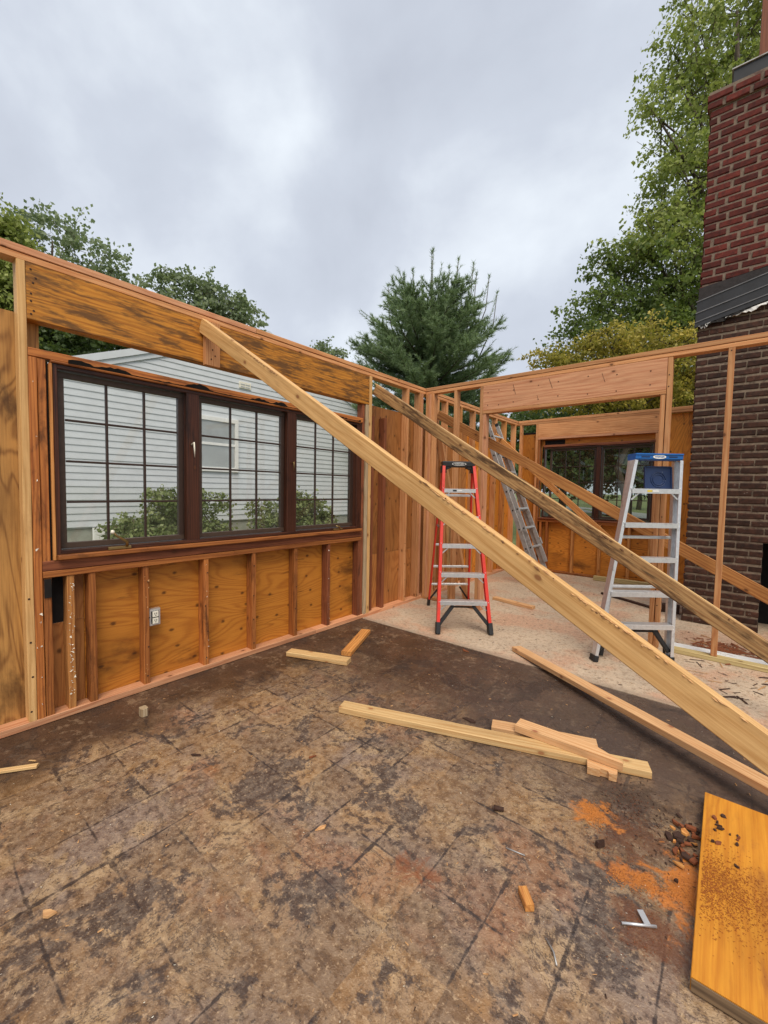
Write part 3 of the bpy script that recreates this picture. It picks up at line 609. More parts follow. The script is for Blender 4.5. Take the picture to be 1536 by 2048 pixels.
tube('sash_latch', [(-0.002, -2.99, 1.70), (0.022, -2.985, 1.715), (0.020, -2.98, 1.66), (0.012, -2.975, 1.61)], [0.006, 0.006, 0.005, 0.002], 8, M['ivory'], win)
tube('sash_latch', [(-0.002, -2.09, 1.62), (0.018, -2.085, 1.63), (0.016, -2.08, 1.59), (0.008, -2.08, 1.55)], [0.005, 0.005, 0.004, 0.002], 8, M['brass'], win)
# electrical outlet
ox = -0.005
ob = box('outlet_box', (-0.055, -3.286, 0.435), (-0.018, -3.210, 0.549), M['alu'], wa, 'z', 0.004)
ob['label'] = 'ivory duplex outlet in a metal box on a stud'
box('outlet_plate', (-0.0175, -3.272, 0.450), (-0.012, -3.224, 0.534), M['black'], ob, 'z', 0.002)
for zc in (0.469, 0.515):
    box('receptacle', (-0.0115, -3.267, zc-0.019), (-0.004, -3.229, zc+0.019), M['ivory'], ob, 'z', 0.006)
    box('slot', (-0.0038, -3.256, zc-0.002), (-0.0030, -3.252, zc+0.010), M['soot'], ob, 'z', 0.0002)
    box('slot', (-0.0038, -3.244, zc-0.002), (-0.0030, -3.240, zc+0.010), M['soot'], ob, 'z', 0.0002)
    box('slot', (-0.0038, -3.251, zc-0.011), (-0.0030, -3.245, zc-0.006), M['soot'], ob, 'z', 0.0002)
def nail_bits(name, y, n, mat, seed, z0=0.08, z1=0.84):
    r = random.Random(seed); v = []; f = []
    for _ in range(n):
        c = Vector((0.003, y+r.uniform(-.015, .015), r.uniform(z0, z1))); s = r.uniform(.003, .010); a = len(v)
        v += [c+Vector((r.uniform(0, s), r.uniform(-s, s), r.uniform(-s, s))) for _ in range(4)]; f += [(a, a+1, a+2), (a, a+2, a+3), (a, a+3, a+1), (a+1, a+3, a+2)]
    o = link(name, pydata(name, v, f), mat, wa); o['kind'] = 'stuff'; return o
nail_bits('drywall_scraps', -3.727, 60, M['ivory'], 3)
nail_bits('drywall_scraps', -3.307, 12, M['chip_light'], 4); nail_bits('drywall_scraps', -3.878, 12, M['ivory'], 6, 0.1, 2.0); nail_bits('drywall_scraps', -2.885, 8, M['ivory'], 8)
nail_bits('drywall_scraps', -1.627, 10, M['ivory'], 9)
# nail heads as dark dots on header end
def nails(name, pts, nrm, parent, r=0.006):
    v = []; f = []; nrm = Vector(nrm); a_ = nrm.orthogonal().normalized(); b_ = nrm.cross(a_)
    for p in pts:
        p = Vector(p); i0 = len(v)
        for k in range(6): v.append(p+nrm*0.0015+(a_*math.cos(k*1.047)+b_*math.sin(k*1.047))*r)
        v.append(p+nrm*0.0025)
        for k in range(6): f.append((i0+k, i0+(k+1) % 6, i0+6))
    o = link(name, pydata(name, v, f), M['chip_dark'], parent); o['kind'] = 'stuff'; return o
nails('nail_heads', [(0.0, -3.88+random.uniform(0, .03), z) for z in (2.33, 2.35, 2.40, 2.44, 2.50, 2.53, 2.57)]+[(0, -1.09, z) for z in (2.34, 2.4, 2.47, 2.55)]+[(0.0, y+random.uniform(-.01, .01), z) for y in (-3.30, -2.885, -2.471, -2.034, -0.366, -3.918) for z in (0.1, 0.3, 0.5, 0.75)]+[(0.038, -2.85, 2.40), (0.038, -2.83, 2.36), (0.038, -2.86, 2.33)], (1, 0, 0), wa)

# ================================================================== WALL B (door-height header)
wb = thing('stud_wall', (1.6, 0.04, 0), 'cross wall with pinkish header over a wide opening, running to the chimney', 'wall')
XE = 5.4
box('top_plate', (0.005, 0.001, H-2*PT-0.002), (XE, TH, H-PT-0.005), M['fir'], wb, 'x', bow=0.001)
box('top_plate', (0.005, -0.002, H-PT-0.001), (XE, TH+0.002, H+0.001), M['fir'], wb, 'x', bow=0.001)
def studB(x, z0=0.0, z1=H-2*PT-0.003, mat='fir', wd=0.038, y0=0.0, y1=TH): return box('stud', (x, y0, z0), (x+wd, y1, z1), M[mat], wb, 'z', bow=0.0015)
for x, mt in ((0.006, 'fir'), (0.046, 'fir_pink'), (0.085, 'fir')): studB(x, 0.04, mat=mt)
studB(0.41, 0.04); studB(0.752, 0.005, mat='fir'); studB(0.792, 0.005, 2.283, mat='fir_pink')
box('header', (0.792, 0.0, 2.325), (2.543, 0.040, H-2*PT-0.004), M['fir_pink'], wb, 'x', 0.002)
box('header', (0.792, 0.042, 2.326), (2.543, TH-0.002, H-2*PT-0.004), M['fir_pink'], wb, 'x', 0.002)
box('header_plate', (0.792, -0.003, 2.286), (2.543, TH+0.002, 2.323), M['fir'], wb, 'x')
studB(2.503, 0.005, 2.285, 'fir'); studB(2.545, 0.005, mat='fir')
studB(2.955, 0.045, mat='fir', wd=0.044)
studB(3.42, 0.045); studB(3.85, 0.045); studB(4.3, 0.045)
box('bottom_plate', (0.0, 0.0, 0.006), (0.75, TH, 0.038), M['fir'], wb, 'x')
box('bottom_plate', (2.64, -0.015, 0.006), (XE, 0.075, 0.044), M['treated'], wb, 'x', 0.004, bow=0.002)
box('blocking_gap_fill', (0.125, 0.02, 1.18), (0.409, 0.05, 1.27), M['old'], wb, 'x')
def pencil(name, pts, parent):
    v = []; f = []
    for (xa, za, xb, zb2, wd) in pts:
        i = len(v); v += [(xa, -0.0012, za), (xa+wd, -0.0012, za), (xb+wd, -0.0012, zb2), (xb, -0.0012, zb2)]; f.append((i, i+1, i+2, i+3))
    o = link(name, pydata(name, v, f), M['chip_dark'], parent); o['kind'] = 'stuff'; return o
pencil('pencil_marks', [(1.14, 2.57, 1.17, 2.46, .004), (1.52, 2.58, 1.56, 2.47, .004), (2.02, 2.55, 2.05, 2.46, .003), (1.42, 2.37, 1.405, 2.42, .003)], wb)
nails('nail_heads', [(x, -0.001, z) for x in (0.85, 0.98, 1.15, 1.42, 1.62, 1.9, 2.15, 2.42) for z in (2.37+random.uniform(-.01, .02), 2.52+random.uniform(-.02, .02))]+[(2.56, 0, z) for z in (2.35, 2.45, 1.2, .4)]+[(2.975, 0, 2.58)], (0, -1, 0), wb)

# ================================================================== WALL C (far wall with the double window)
wc = thing('stud_wall', (1.3, D, 0), 'far plywood-clad stud wall with the double gridded window', 'wall')
box('top_plate', (0.005, D, H-2*PT-0.001), (2.665, D+TH, H-PT-0.001), M['fir'], wc, 'x')
box('top_plate', (0.005, D-0.002, H-PT), (2.665, D+TH+0.002, H+0.001), M['fir'], wc, 'x')
def studC(x, z0=0.04, z1=H-2*PT-0.002, mat='fir', wd=0.038): return box('stud', (x, D, z0), (x+wd, D+TH, z1), M[mat], wc, 'z', bow=0.0015)
studC(0.03); studC(0.325); studC(0.366, z1=2.325, mat='old'); studC(2.16); studC(2.20); studC(2.60); studC(2.125, z1=2.325)
box('header', (0.366, D, 2.366), (2.16, D+0.045, H-2*PT-0.003), M['fir'], wc, 'x', 0.002)
box('header_plate', (0.366, D-0.004, 2.328), (2.16, D+TH, 2.364), M['fir_pink'], wc, 'x')
box('sheathing_panel', (0.0, D+0.0905, 0.0), (0.42, D+0.102, 2.44), M['ply'], wc, 'z', 0.001)
box('sheathing_panel', (0.423, D+0.0905, 0.0), (2.18, D+0.102, 0.955), M['ply'], wc, 'x', 0.001)
box('sheathing_panel', (2.183, D+0.0905, 0.0), (2.665, D+0.102, 2.60), M['ply'], wc, 'z', 0.001)
box('sheathing_panel', (0.423, D+0.0905, 2.215), (2.18, D+0.102, 2.36), M['ply'], wc, 'x', 0.001)
box('black_felt_patch', (0.08, D+0.085, 2.44), (0.325, D+0.108, 2.475), M['soot'], wc, 'x', 0.004)
box('black_felt_patch', (0.47, D+0.07, 2.235), (0.80, D+0.088, 2.315), M['soot'], wc, 'x', 0.004)
box('sill_plate', (0.405, D-0.002, 0.885), (2.16, D+TH, 0.93), M['old'], wc, 'x')
box('window_sill', (0.42, D-0.03, 0.933), (2.15, D+TH, 0.958), M['oldred'], wc, 'x', 0.004)
box('window_head_plate', (0.47, D-0.008, 2.185), (2.13, D+0.06, 2.225), M['oldred'], wc, 'x', bow=0.003)
for x in (0.44, 0.55, 0.98, 1.40, 1.82, 2.10): box('cripple_stud', (x, D, 0.04), (x+0.038, D+TH, 0.884), M['old' if x < 0.6 else 'amber'], wc, 'z')
box('bottom_plate', (0.005, D-0.001, 0.006), (2.665, D+TH, 0.039), M['old'], wc, 'x')
make_window(wc, 'x', D, 0.475, 2.125, 0.962, 2.18, [(0.575, 1.315), (1.395, 2.09)], 1, M['glassfar'])

# ================================================================== CHIMNEY
ch = thing('chimney', (3.3, 1.6, 0), 'tall brick chimney, red above a dark flashing band and brown below', 'chimney')
CX0, CX1, CY0, CY1 = 2.675, 3.99, 1.2, 2.15
FX0, FX1, FZ = 3.31, 3.92, 0.93
core_low = []
box('mortar_core', (CX0+0.008, CY0+0.006, FZ), (CX1-0.008, CY1-0.008, 3.45), M['mortar_dark'], ch, 'z', 0.001)
box('mortar_core', (CX0+0.008, CY0+0.006, 0.0), (FX0-0.008, CY1-0.008, FZ-0.001), M['mortar_dark'], ch, 'z', 0.001)
box('mortar_core', (CX0+0.012, CY0+0.006, 3.451), (CX1-0.008, CY1-0.008, 5.40), M['mortar_light'], ch, 'z', 0.001)
box('mortar_core', (CX0-0.012, CY0-0.011, 5.401), (CX1+0.008, CY1, 5.578), M['mortar_light'], ch, 'z', 0.001)
box('firebox', (FX0, CY0+0.5, 0.0), (FX1, CY0+0.52, FZ-0.002), M['soot'], ch, 'z', 0.001)
box('firebox', (FX1+0.002, CY0+0.009, 0.0), (CX1-0.008, CY1-0.008, FZ-0.001), M['mortar_dark'], ch, 'z', 0.001)
box('firebox', (FX0-0.006, CY0+0.03, 0.0), (FX0-0.002, CY0+0.5, FZ-0.003), M['soot'], ch, 'z', 0.001)
def brick_mesh(name, L, Dp, Hh, seed):
    r = random.Random(seed); me = extrude(name, oct_prof(Dp, Hh, 0.009), L, 2)
    for v in me.vertices: v.co += Vector((r.uniform(-.0025, .0025), r.uniform(-.0015, .0015), r.uniform(-.002, .002)))
    return me
def brick_courses():
    r = random.Random(21); pieces = []
    zc = 0.0385; i = 0
    while zc < 5.585:
        up = zc > 3.43; crown = zc > 5.40
        Lb, gap = (0.186, 0.026) if up else (0.198, 0.015)
        pitch = Lb+gap; off = 0 if i % 2 else -pitch/2
        if up: off += ((i*0.37) % 1.0-0.5)*0.05
        x = CX0+off; push = 0.022 if crown else 0.0
        while x < CX1-0.03:
            a, bq = max(x, CX0), min(x+Lb, CX1)
            if not up and a < FX0 < bq and zc < FZ: bq = FX0-0.004
            hit = zc < FZ and FX0-0.01 <= a and bq <= FX1+0.02
            if bq-a > 0.035 and not hit: pieces.append((a-(push if a == CX0 else 0), bq, zc, up, push))
            x += pitch
        zc += 0.0771; i += 1
    return pieces
_bm = {}
pieces = brick_courses()
near = sorted([q for q in pieces if q[0] < 3.42], key=lambda q: q[0])[:298]
nearset = set(id(q) for q in near)
rest_v, rest_f = [], []
rb = random.Random(33)
for q in pieces:
    a, bq, zc, up, push = q; L = bq-a; key = (round(L/0.02), up, rb.randrange(3))
    if id(q) in nearset:
        if key not in _bm:
            _bm[key] = brick_mesh('brick', 0.02*key[0] if key[0] > 1 else L, 0.09, 0.0645 if up else 0.0585, 100+len(_bm)); _bm[key].materials.append(M['brick_red' if up else 'brick_dark'])
        mt = Matrix.Translation(((a+bq)/2, CY0+0.045-push-rb.uniform(0, 0.004), zc+rb.uniform(-.0015, .0015))) @ Matrix.Rotation(rb.uniform(-.008, .008), 4, 'Y') @ Matrix.Rotation(rb.uniform(-.01, .01), 4, 'Z')
        link('brick', _bm[key], None, ch, mt)
    else: rest_v.append(('f', a, bq, zc, push))
def rest_bricks(name, sel, mat, extra):
    v = []; f = []
    def add(lo, hi):
        i = len(v)
        for zz in (lo[2], hi[2]):
            v.extend([(lo[0], lo[1], zz), (hi[0], lo[1], zz), (hi[0], hi[1], zz), (lo[0], hi[1], zz)])
        f.extend([(i, i+1, i+5, i+4), (i+1, i+2, i+6, i+5), (i+2, i+3, i+7, i+6), (i+3, i, i+4, i+7), (i+4, i+5, i+6, i+7), (i, i+3, i+2, i+1)])
    for k, a, bq, zc, push in sel: add((a, CY0-push, zc-0.032), (bq, CY0+0.09, zc+0.032))
    for lo, hi in extra: add(lo, hi)
    o = link(name, pydata(name, v, f), mat, ch); o['kind'] = 'stuff'; return o
sides_low, sides_up = [], []
zc = 0.0385; i = 0
while zc < 5.585:
    y = CY0+0.10-(0.105 if i % 2 else 0)
    while y < CY1-0.02:
        a, bq = max(y, CY0+0.094), min(y+0.198, CY1)
        if bq-a > 0.03:
            (sides_up if zc > 3.43 else sides_low).append(((CX0, a, zc-0.032), (CX0+0.09, bq, zc+0.032)))
            (sides_up if zc > 3.43 else sides_low).append(((CX1-0.09, a, zc-0.032), (CX1, bq, zc+0.032)))
        y += 0.211
    zc += 0.0771; i += 1
rest_bricks('brick_courses', [q for q in rest_v if q[3] <= 3.43], M['brick_dark'], sides_low)
rest_bricks('brick_courses', [q for q in rest_v if q[3] > 3.43], M['brick_red'], sides_up)
# stepped flashing band
def band(x0, x1, za0, zb0, za1, zb1, yo, th, mat, name='flashing'):
    return poly_prism(name, [(x0, CY0-yo, za0), (x1, CY0-yo, za1), (x1, CY0-yo, zb1), (x0, CY0-yo, zb0)], (0, -th, 0), mat, ch)
sl = 0.25
def zb(x, z): return z+sl*(x-2.66)
band(2.665, CX1, 3.44, 3.60, zb(CX1, 3.44), 3.62+0.1*(CX1-2.66), 0.006, 0.006, M['tar'], 'tar_coat')
band(2.655, CX1, 3.33, 3.455, zb(CX1, 3.33), zb(CX1, 3.455), 0.010, 0.014, M['flash'])
band(2.650, CX1, 3.235, 3.335, zb(CX1, 3.235), zb(CX1, 3.335), 0.014, 0.016, M['flash'])
band(2.645, CX1, 3.185, 3.24, zb(CX1, 3.185), zb(CX1, 3.24), 0.018, 0.018, M['flash'])
for zz_, yo_ in ((3.455, 0.026), (3.335, 0.032), (3.24, 0.038)): band(2.65, CX1, zz_-0.006, zz_+0.004, zb(CX1, zz_-0.006), zb(CX1, zz_+0.004), yo_-0.002, 0.007, M['shingle'], 'flashing_edge')
def ragged(name, x0, x1, mat, seed, drop, base):
    r = random.Random(seed); n = 22; v = []; f = []
    for i in range(n+1):
        x = x0+(x1-x0)*i/n; z = zb(x, base); d = drop*(0.35+0.65*r.random())*math.sin(math.pi*min(max(i/n, 0.06), 0.94))
        yy = CY0-0.024-r.uniform(0, .012)
        v += [(x, yy, z), (x, yy-0.006-r.uniform(0, .01), z-d), (x, yy+0.004, z-d), (x, yy+0.006, z)]
        if i:
            a = 4*(i-1); f += [(a+k, a+(k+1) % 4, a+4+(k+1) % 4, a+4+k) for k in range(4)]
    return link(name, pydata(name, v, f), mat, ch)
ragged('torn_paper', 2.68, 2.78, M['paper'], 1, 0.06, 3.19); ragged('torn_paper', 2.90, 3.30, M['paper'], 2, 0.045, 3.175); ragged('torn_felt', 2.65, 3.1, M['soot'], 3, 0.05, 3.188)
box('chimney_cap', (2.85, CY0+0.02, 5.579), (CX1-0.15, CY1-0.15, 5.72), M['flash'], ch, 'x', 0.006)
box('cap_sheet', (2.835, CY0+0.005, 5.721), (CX1-0.13, CY1-0.13, 5.735), M['alu_old'], ch, 'x', 0.003)
tag(box('timber_post', (3.04, CY0+0.04, 5.736), (3.22, CY0+0.20, 8.2), M['copper'], None, 'z', 0.004), 'reddish brown post rising from the chimney top at the frame edge', 'post')

# ================================================================== NEIGHBOUR HOUSE
hs = thing('house', (-8, 2.2, 0.2), 'pale grey vinyl-sided house with a gable seen through the triple window', 'house')
HX = -6.5; RY, RZ = 2.2, 5.42
def rake(y): return 3.80+0.415*(y+1.89) if y < RY else RZ-0.36*(y-RY)
HY0, HY1 = -3.9, 8.0
def y_at(z):
    a = max(HY0, -1.89+(z-3.80)/0.415); b_ = min(HY1, RY+(RZ-z)/0.36); return a, b_
LAP = 0.130; z = 0.58; k = 0
while z < RZ-0.08:
    a, b_ = y_at(z+LAP)
    if b_-a > 0.1:
        prof = [(0.0, z), (0.016, z), (0.016, z+0.012), (0.003, z+LAP), (-0.01, z+LAP)]     # local y -> -x , so build directly
        v = []
        for yy in (a, b_): v += [(HX+p[0], yy, p[1]) for p in prof]
        n = 5; f = [(i, i+n, (i+1) % n+n, (i+1) % n) for i in range(n)]+[tuple(range(n)), tuple(range(2*n-1, n-1, -1))]
        link('siding_board', pydata('siding_board', v, f), M['siding'], hs)
    z += LAP; k += 1
poly_prism('wall', [(HX-0.012, HY0, 0.55), (HX-0.012, HY1, 0.55), (HX-0.012, HY1, rake(HY1)), (HX-0.012, RY, RZ), (HX-0.012, HY0, rake(HY0))], (-0.1, 0, 0), M['siding'], hs)
box('foundation', (HX-0.2, HY0, -0.2), (HX-0.03, HY1, 0.575), M['found'], hs, 'y', 0.01)
box('side_wall', (HX-9, HY0, -0.2), (HX-0.21, HY0+0.1, rake(HY0)), M['siding'], hs, 'x', 0.01)
for s in (0, 1):
    ya = HY0-0.3 if s == 0 else HY1+0.3
    poly_prism('roof', [(HX+0.03, ya, rake(ya)-0.01), (HX+0.03, RY, RZ-0.01), (HX+0.03, RY, RZ+0.045), (HX+0.03, ya, rake(ya)+0.045)], (-9.3, 0, 0), M['shingle'], hs)
    for off, w_ in ((-0.085, 0.14), (-0.195, 0.105)):
        poly_prism('rake_trim', [(HX+0.018+(0.03 if off > -0.15 else 0.0), ya, rake(ya)+off), (HX+0.018+(0.03 if off > -0.15 else 0.0), RY, RZ+off), (HX+0.018+(0.03 if off > -0.15 else 0.0), RY, RZ+off+w_), (HX+0.018+(0.03 if off > -0.15 else 0.0), ya, rake(ya)+off+w_)], (0.022, 0, 0), M['trim'], hs)
hw = box('window', (HX+0.012, 0.27, 1.83), (HX+0.030, 1.25, 3.0), M['curtain'], hs, 'y', 0.001)
for nm, lo, hi in (('frame', (0.20, 1.76), (1.32, 1.86)), ('frame', (0.20, 2.95), (1.32, 3.05)), ('frame', (0.20, 1.86), (0.29, 2.95)), ('frame', (1.23, 1.86), (1.32, 2.95))):
    box(nm, (HX+0.014, lo[0], lo[1]), (HX+0.060, hi[0], hi[1]), M['white'], hw, 'y', 0.004)
box('meeting_rail', (HX+0.031, 0.29, 2.38), (HX+0.052, 1.23, 2.44), M['white'], hw, 'y', 0.003)
box('pane', (HX+0.034, 0.29, 2.441), (HX+0.040, 1.23, 2.949), M['glass'], hw, 'y', 0.001); box('pane', (HX+0.034, 0.29, 1.861), (HX+0.040, 1.23, 2.379), M['glass'], hw, 'y', 0.001)
vt = box('gable_vent', (HX+0.014, 1.36, 3.86), (HX+0.04, 1.68, 4.02), M['ivory'], hs, 'y', 0.004)
for q in range(2):
    for r_ in range(2): box('louvre', (HX+0.041, 1.39+q*0.14, 3.885+r_*0.06), (HX+0.046, 1.51+q*0.14, 3.91+r_*0.06), M['curtain'], vt, 'y', 0.001)
box('downspout', (HX+0.02, -1.80, 0.10), (HX+0.10, -1.60, 0.56), M['white'], hs, 'z', 0.01)

# ================================================================== BRACES
b1 = beam('diagonal_brace', (0.012, -2.912, 2.562), (4.18, -2.912, 0.062), 0.036, 0.098, M['pale'], None, (0, 0, 1), 0.004, bow=0.002)
tag(b1, 'long pale brace, nearest, running from the stained header down across the photo', 'lumber', 'diagonal wall braces')
def bark_strip(name, x0, z0, x1, z1, y, off, wd, seed, parent, mat, n=110):
    """ragged strip of torn bark on the upper front edge of a brace"""
    r = random.Random(seed); v = []; f = []
    d = Vector((x1-x0, 0, z1-z0)); L = d.length; d.normalize(); up = Vector((-d.z, 0, d.x))
    if up.z < 0: up = -up
    c = 0
    for i in range(n):
        t = r.random(); p = Vector((x0, y, z0))+d*(t*L); l = r.choice((.012, .02, .03, .06))*r.uniform(.7, 1.3); h = r.uniform(.003, wd); s = r.uniform(.002, .006)
        o0 = up*(off-r.uniform(0, wd*0.8)); a = len(v)
        q = [p+o0, p+d*l*0.5+o0+up*h*0.6, p+d*l+o0+up*r.uniform(-.004, .004), p+d*l*0.5+o0-up*h*0.4]
        v += [k for k in q]+[p+d*l*0.5+o0+Vector((0, -s, 0))]
        f += [(a, a+1, a+4), (a+1, a+2, a+4), (a+2, a+3, a+4), (a+3, a, a+4)]
    o = link(name, pydata(name, v, f), mat, parent); o['kind'] = 'stuff'; return o
_p0, _p1 = Vector((0.012, 0, 2.562)), Vector((4.18, 0, 0.062))
def on_b1(t): p = _p0.lerp(_p1, t); return p.x, p.z
for t0, t1, n_, sd_ in ((0.46, 0.66, 14, 5), (0.62, 0.82, 7, 8), (0.13, 0.22, 8, 6)):
    (xa, za), (xb, zb_) = on_b1(t0), on_b1(t1)
    bark_strip('torn_bark', xa, za, xb, zb_, -2.9305, 0.044, 0.010, sd_, b1, M['barkedge' if sd_ == 5 else 'chip_light'], n_)
    bark_strip('torn_bark', xa, za, xb, zb_, -2.9305, 0.045, 0.010, sd_+20, b1, M['chip_light'], n_*3)
b2 = beam('diagonal_brace', (0.010, -0.985, 2.475), (3.87, -0.985, 0.045), 0.034, 0.116, M['bark'], None, (0, 0, 1), 0.008, bow=0.005)
tag(b2, 'dark-streaked waney-edged brace running behind the nearest brace and in front of both stepladders', 'lumber', 'diagonal wall braces')
b2e = beam('pale_top_edge', (0.012, -0.986, 2.5365), (3.86, -0.986, 0.114), 0.026, 0.008, M['palefloor'], b2, (0, 0, 1), 0.002, bow=0.002)
bark_strip('torn_bark', 0.05, 2.45, 3.8, 0.09, -1.003, 0.045, 0.020, 9, b2, M['barkedge'], 45)
b3 = beam('diagonal_brace', (0.02, 0.275, 2.395), (3.95, 0.275, 0.20), 0.036, 0.110, M['amber'], None, (0, 0, 1), 0.004, bow=0.002)
tag(b3, 'orange brace behind the header wall that runs down past the chimney', 'lumber', 'diagonal wall braces')
b4 = beam('diagonal_brace', (0.02, 2.0, 2.32), (2.56, 2.0, 0.055), 0.036, 0.089, M['amber'], None, (0, 0, 1), 0.004)
tag(b4, 'short steep orange brace in the far room, in front of the far window', 'lumber', 'diagonal wall braces')
# boards leaning in the far corner
tag(beam('leaning_board', (0.50, 0.29, 0.01), (0.025, 0.29, 2.15), 0.038, 0.087, M['fir'], None, (1, 0, 0.2)), 'tan board leaning against the left wall behind the red ladder', 'lumber')
tag(beam('leaning_board', (0.345, 0.14, 0.01), (0.30, 0.115, 1.25), 0.087, 0.036, M['pale'], None, (1, 0.2, 0)), 'upright pale board standing behind the red ladder steps', 'lumber')

# ================================================================== LADDERS
def V(*a): return Vector(a)
def rivets(name, pts, nrm, parent, r=0.0045, mat='alu'):
    v = []; f = []; nrm = Vector(nrm).normalized(); a_ = nrm.orthogonal().normalized(); b_ = nrm.cross(a_)
    for p in pts:
        i0 = len(v)
        for k in range(6): v.append(p+(a_*math.cos(k*1.047)+b_*math.sin(k*1.047))*r)
        v.append(p+nrm*0.003)
        for k in range(6): f.append((i0+k, i0+(k+1) % 6, i0+6))
    o = link(name, pydata(name, v, f), M[mat], parent); o['kind'] = 'stuff'; return o
def chan(wd, dp, t=0.004):
    """C profile: web faces outward (local y = width dir), opening to +y"""
    a, c = wd/2, dp/2
    return [(-a, -c), (a, -c), (a, -c+t), (-a+t, -c+t), (-a+t, c-t), (a, c-t), (a, c), (-a, c)]
def text_mesh(txt, size):
    cu = bpy.data.curves.new('lettering', 'FONT'); cu.body = txt; cu.size = size; cu.align_x = 'CENTER'; cu.align_y = 'CENTER'; cu.extrude = 0.0006
    o = bpy.data.objects.new('lettering_tmp', cu); C.objects.link(o)
    dg = bpy.context.evaluated_depsgraph_get(); me = bpy.data.meshes.new_from_object(o.evaluated_get(dg)); me.name = 'lettering'
    bpy.data.objects.remove(o); return me
def stepladder(loc, label, FL, FR, CL, CR, RL, RR, steps, rail_mat, cap_mat, rail_w, rail_d, rear_bars, boots, struts, cap_h, cap_d, cap_kind):
    T = thing('stepladder', loc, label, 'ladder')
    FL, FR, CL, CR, RL, RR = [Vector(q) for q in (FL, FR, CL, CR, RL, RR)]
    side = (FR-FL).normalized(); back = Vector((0, 0, 1)).cross(side).normalized()
    if back.dot(RL-FL) < 0: back = -back
    fr = -back
    for A, B, sgn in ((FL, CL, 1), (FR, CR, -1)):
        d = (B-A).normalized()
        p0 = A+d*0.02; p1 = B-d*0.03
        pr = [(q[0]*sgn, q[1]) for q in chan(rail_w, rail_d)]
        if sgn < 0: pr = pr[::-1]
        # local X up the rail, Z = back, Y = Z x X
        o = beam('rail', p0, p1, rail_w, rail_d, M[rail_mat], T, back)
        Yd = (W[o.name].to_3x3() @ Vector((0, 1, 0)))
        s2 = 1 if Yd.dot(side)*sgn > 0 else -1
        pr = [(q[0]*s2, q[1]) for q in chan(rail_w, rail_d)]
        if s2 < 0: pr = pr[::-1]
        o.data = extrude('rail', pr, (p1-p0).length); o.data.materials.append(M[rail_mat])
        foot = beam('foot', A+V(0, 0, 0.002), A+d*(0.11 if boots == 'black' else 0.05), rail_w+0.016, rail_d+0.014, M['black'], T, back, 0.006)
        rivets('rivets', [A.lerp(B, k/6.0)+fr*(rail_d/2+0.001)+side*(sgn*0.0)+V(0, 0, dz) for k in range(1, 6) for dz in (-0.008, 0.022)], fr, T)
    capL, capR = CL, CR
    for A, B in ((RL, CL+back*0.06), (RR, CR+back*0.06)):
        d = (B-A).normalized()
        beam('rear_rail', A+d*0.02, B-d*0.03, 0.020 if rail_mat == 'red' else 0.022, 0.042, M[rail_mat], T, back, 0.003)
        beam('foot', A+V(0, 0, 0.002), A+d*0.09, 0.034, 0.056, M['black'], T, back, 0.005)
    n = 6
    for k in range(1, 6):
        t = (k*0.3)/1.79+0.012*(1 if k == 1 else 0); a = FL.lerp(CL, t)+side*(rail_w*0.35); b_ = FR.lerp(CR, t)-side*(rail_w*0.35)
        prof = [(-0.042, 0.008), (-0.042, -0.030), (-0.038, -0.030), (-0.038, 0.004), (0.036, 0.004), (0.036, -0.026), (0.040, -0.026), (0.040, 0.008)]
        st = beam('step', a, b_, 0.085, 0.03, M['alu'], T, (0, 0, 1), prof=prof[::1])
        fsgn = 1 if (W[st.name].to_3x3() @ Vector((0, 1, 0))).dot(fr) > 0 else -1
        fc = fr*0.043
        beam('step_face', a+fr*0.0435+V(0, 0, -0.011), b_+fr*0.0435+V(0, 0, -0.011), 0.003, 0.040, M['alu'], st, (0, 0, 1), 0.001)
        for e_, s_ in ((a, 1), (b_, -1)):
            if k in steps:
                beam('gusset', e_+side*s_*0.002+V(0, 0, -0.085)+fr*0.03, e_+side*s_*0.075+V(0, 0, -0.016)+fr*0.03, 0.012, 0.004, M['alu'], st, fr, 0.001)
    for tt in rear_bars:
        a = RL.lerp(CL+back*0.06, tt); b_ = RR.lerp(CR+back*0.06, tt)
        beam('rear_bar', a, b_, 0.022, 0.026, M['alu'], T, (0, 0, 1), 0.004)
    if struts:
        t = 0.3/1.79
        for A, Bt, s_ in ((FL, FL.lerp(CL, t), 1), (FR, FR.lerp(CR, t), -1)):
            p = A.lerp(Bt, 0.30)+side*s_*0.01; q = Bt+side*s_*0.145+V(0, 0, -0.02)
            beam('strut', p, q, 0.035, 0.03, M['black'], T, back, 0.005)
        a = FL.lerp(CL, t); b_ = FR.lerp(CR, t)
        beam('strut_bridge', a+side*0.12+V(0, 0, -0.035), b_-side*0.12+V(0, 0, -0.035), 0.03, 0.012, M['black'], T, (0, 0, 1), 0.003)
        for A, Bt, s_ in ((RL, RL.lerp(CL+back*0.06, 0.13), 1), (RR, RR.lerp(CR+back*0.06, 0.13), -1)):
            beam('strut', A.lerp(Bt, 0.35)+side*s_*0.005, Bt+side*s_*0.11+V(0, 0, 0.02), 0.02, 0.02, M['black'], T, back, 0.004)
    # spreaders
    for A, B, R_ in ((FL, CL, RL), (FR, CR, RR)):
        a = A.lerp(B, 0.60); b_ = R_.lerp(B+back*0.06, 0.60)
        if cap_kind == 'red': beam('spreader', a, b_, 0.004, 0.022, M['alu_old'], T, (0, 0, 1), 0.001)
        else: beam('spreader', a+back*0.03, a+back*0.06+V(0, 0, -0.22), 0.012, 0.004, M['alu'], T, back, 0.001)
    # cap
    ov = 0.012
    a = CL-side*ov+back*0.03; b_ = CR+side*ov+back*0.03
    cp = beam('cap', a, b_, cap_d, cap_h, M[cap_mat], T, (0, 0, 1), 0.012)
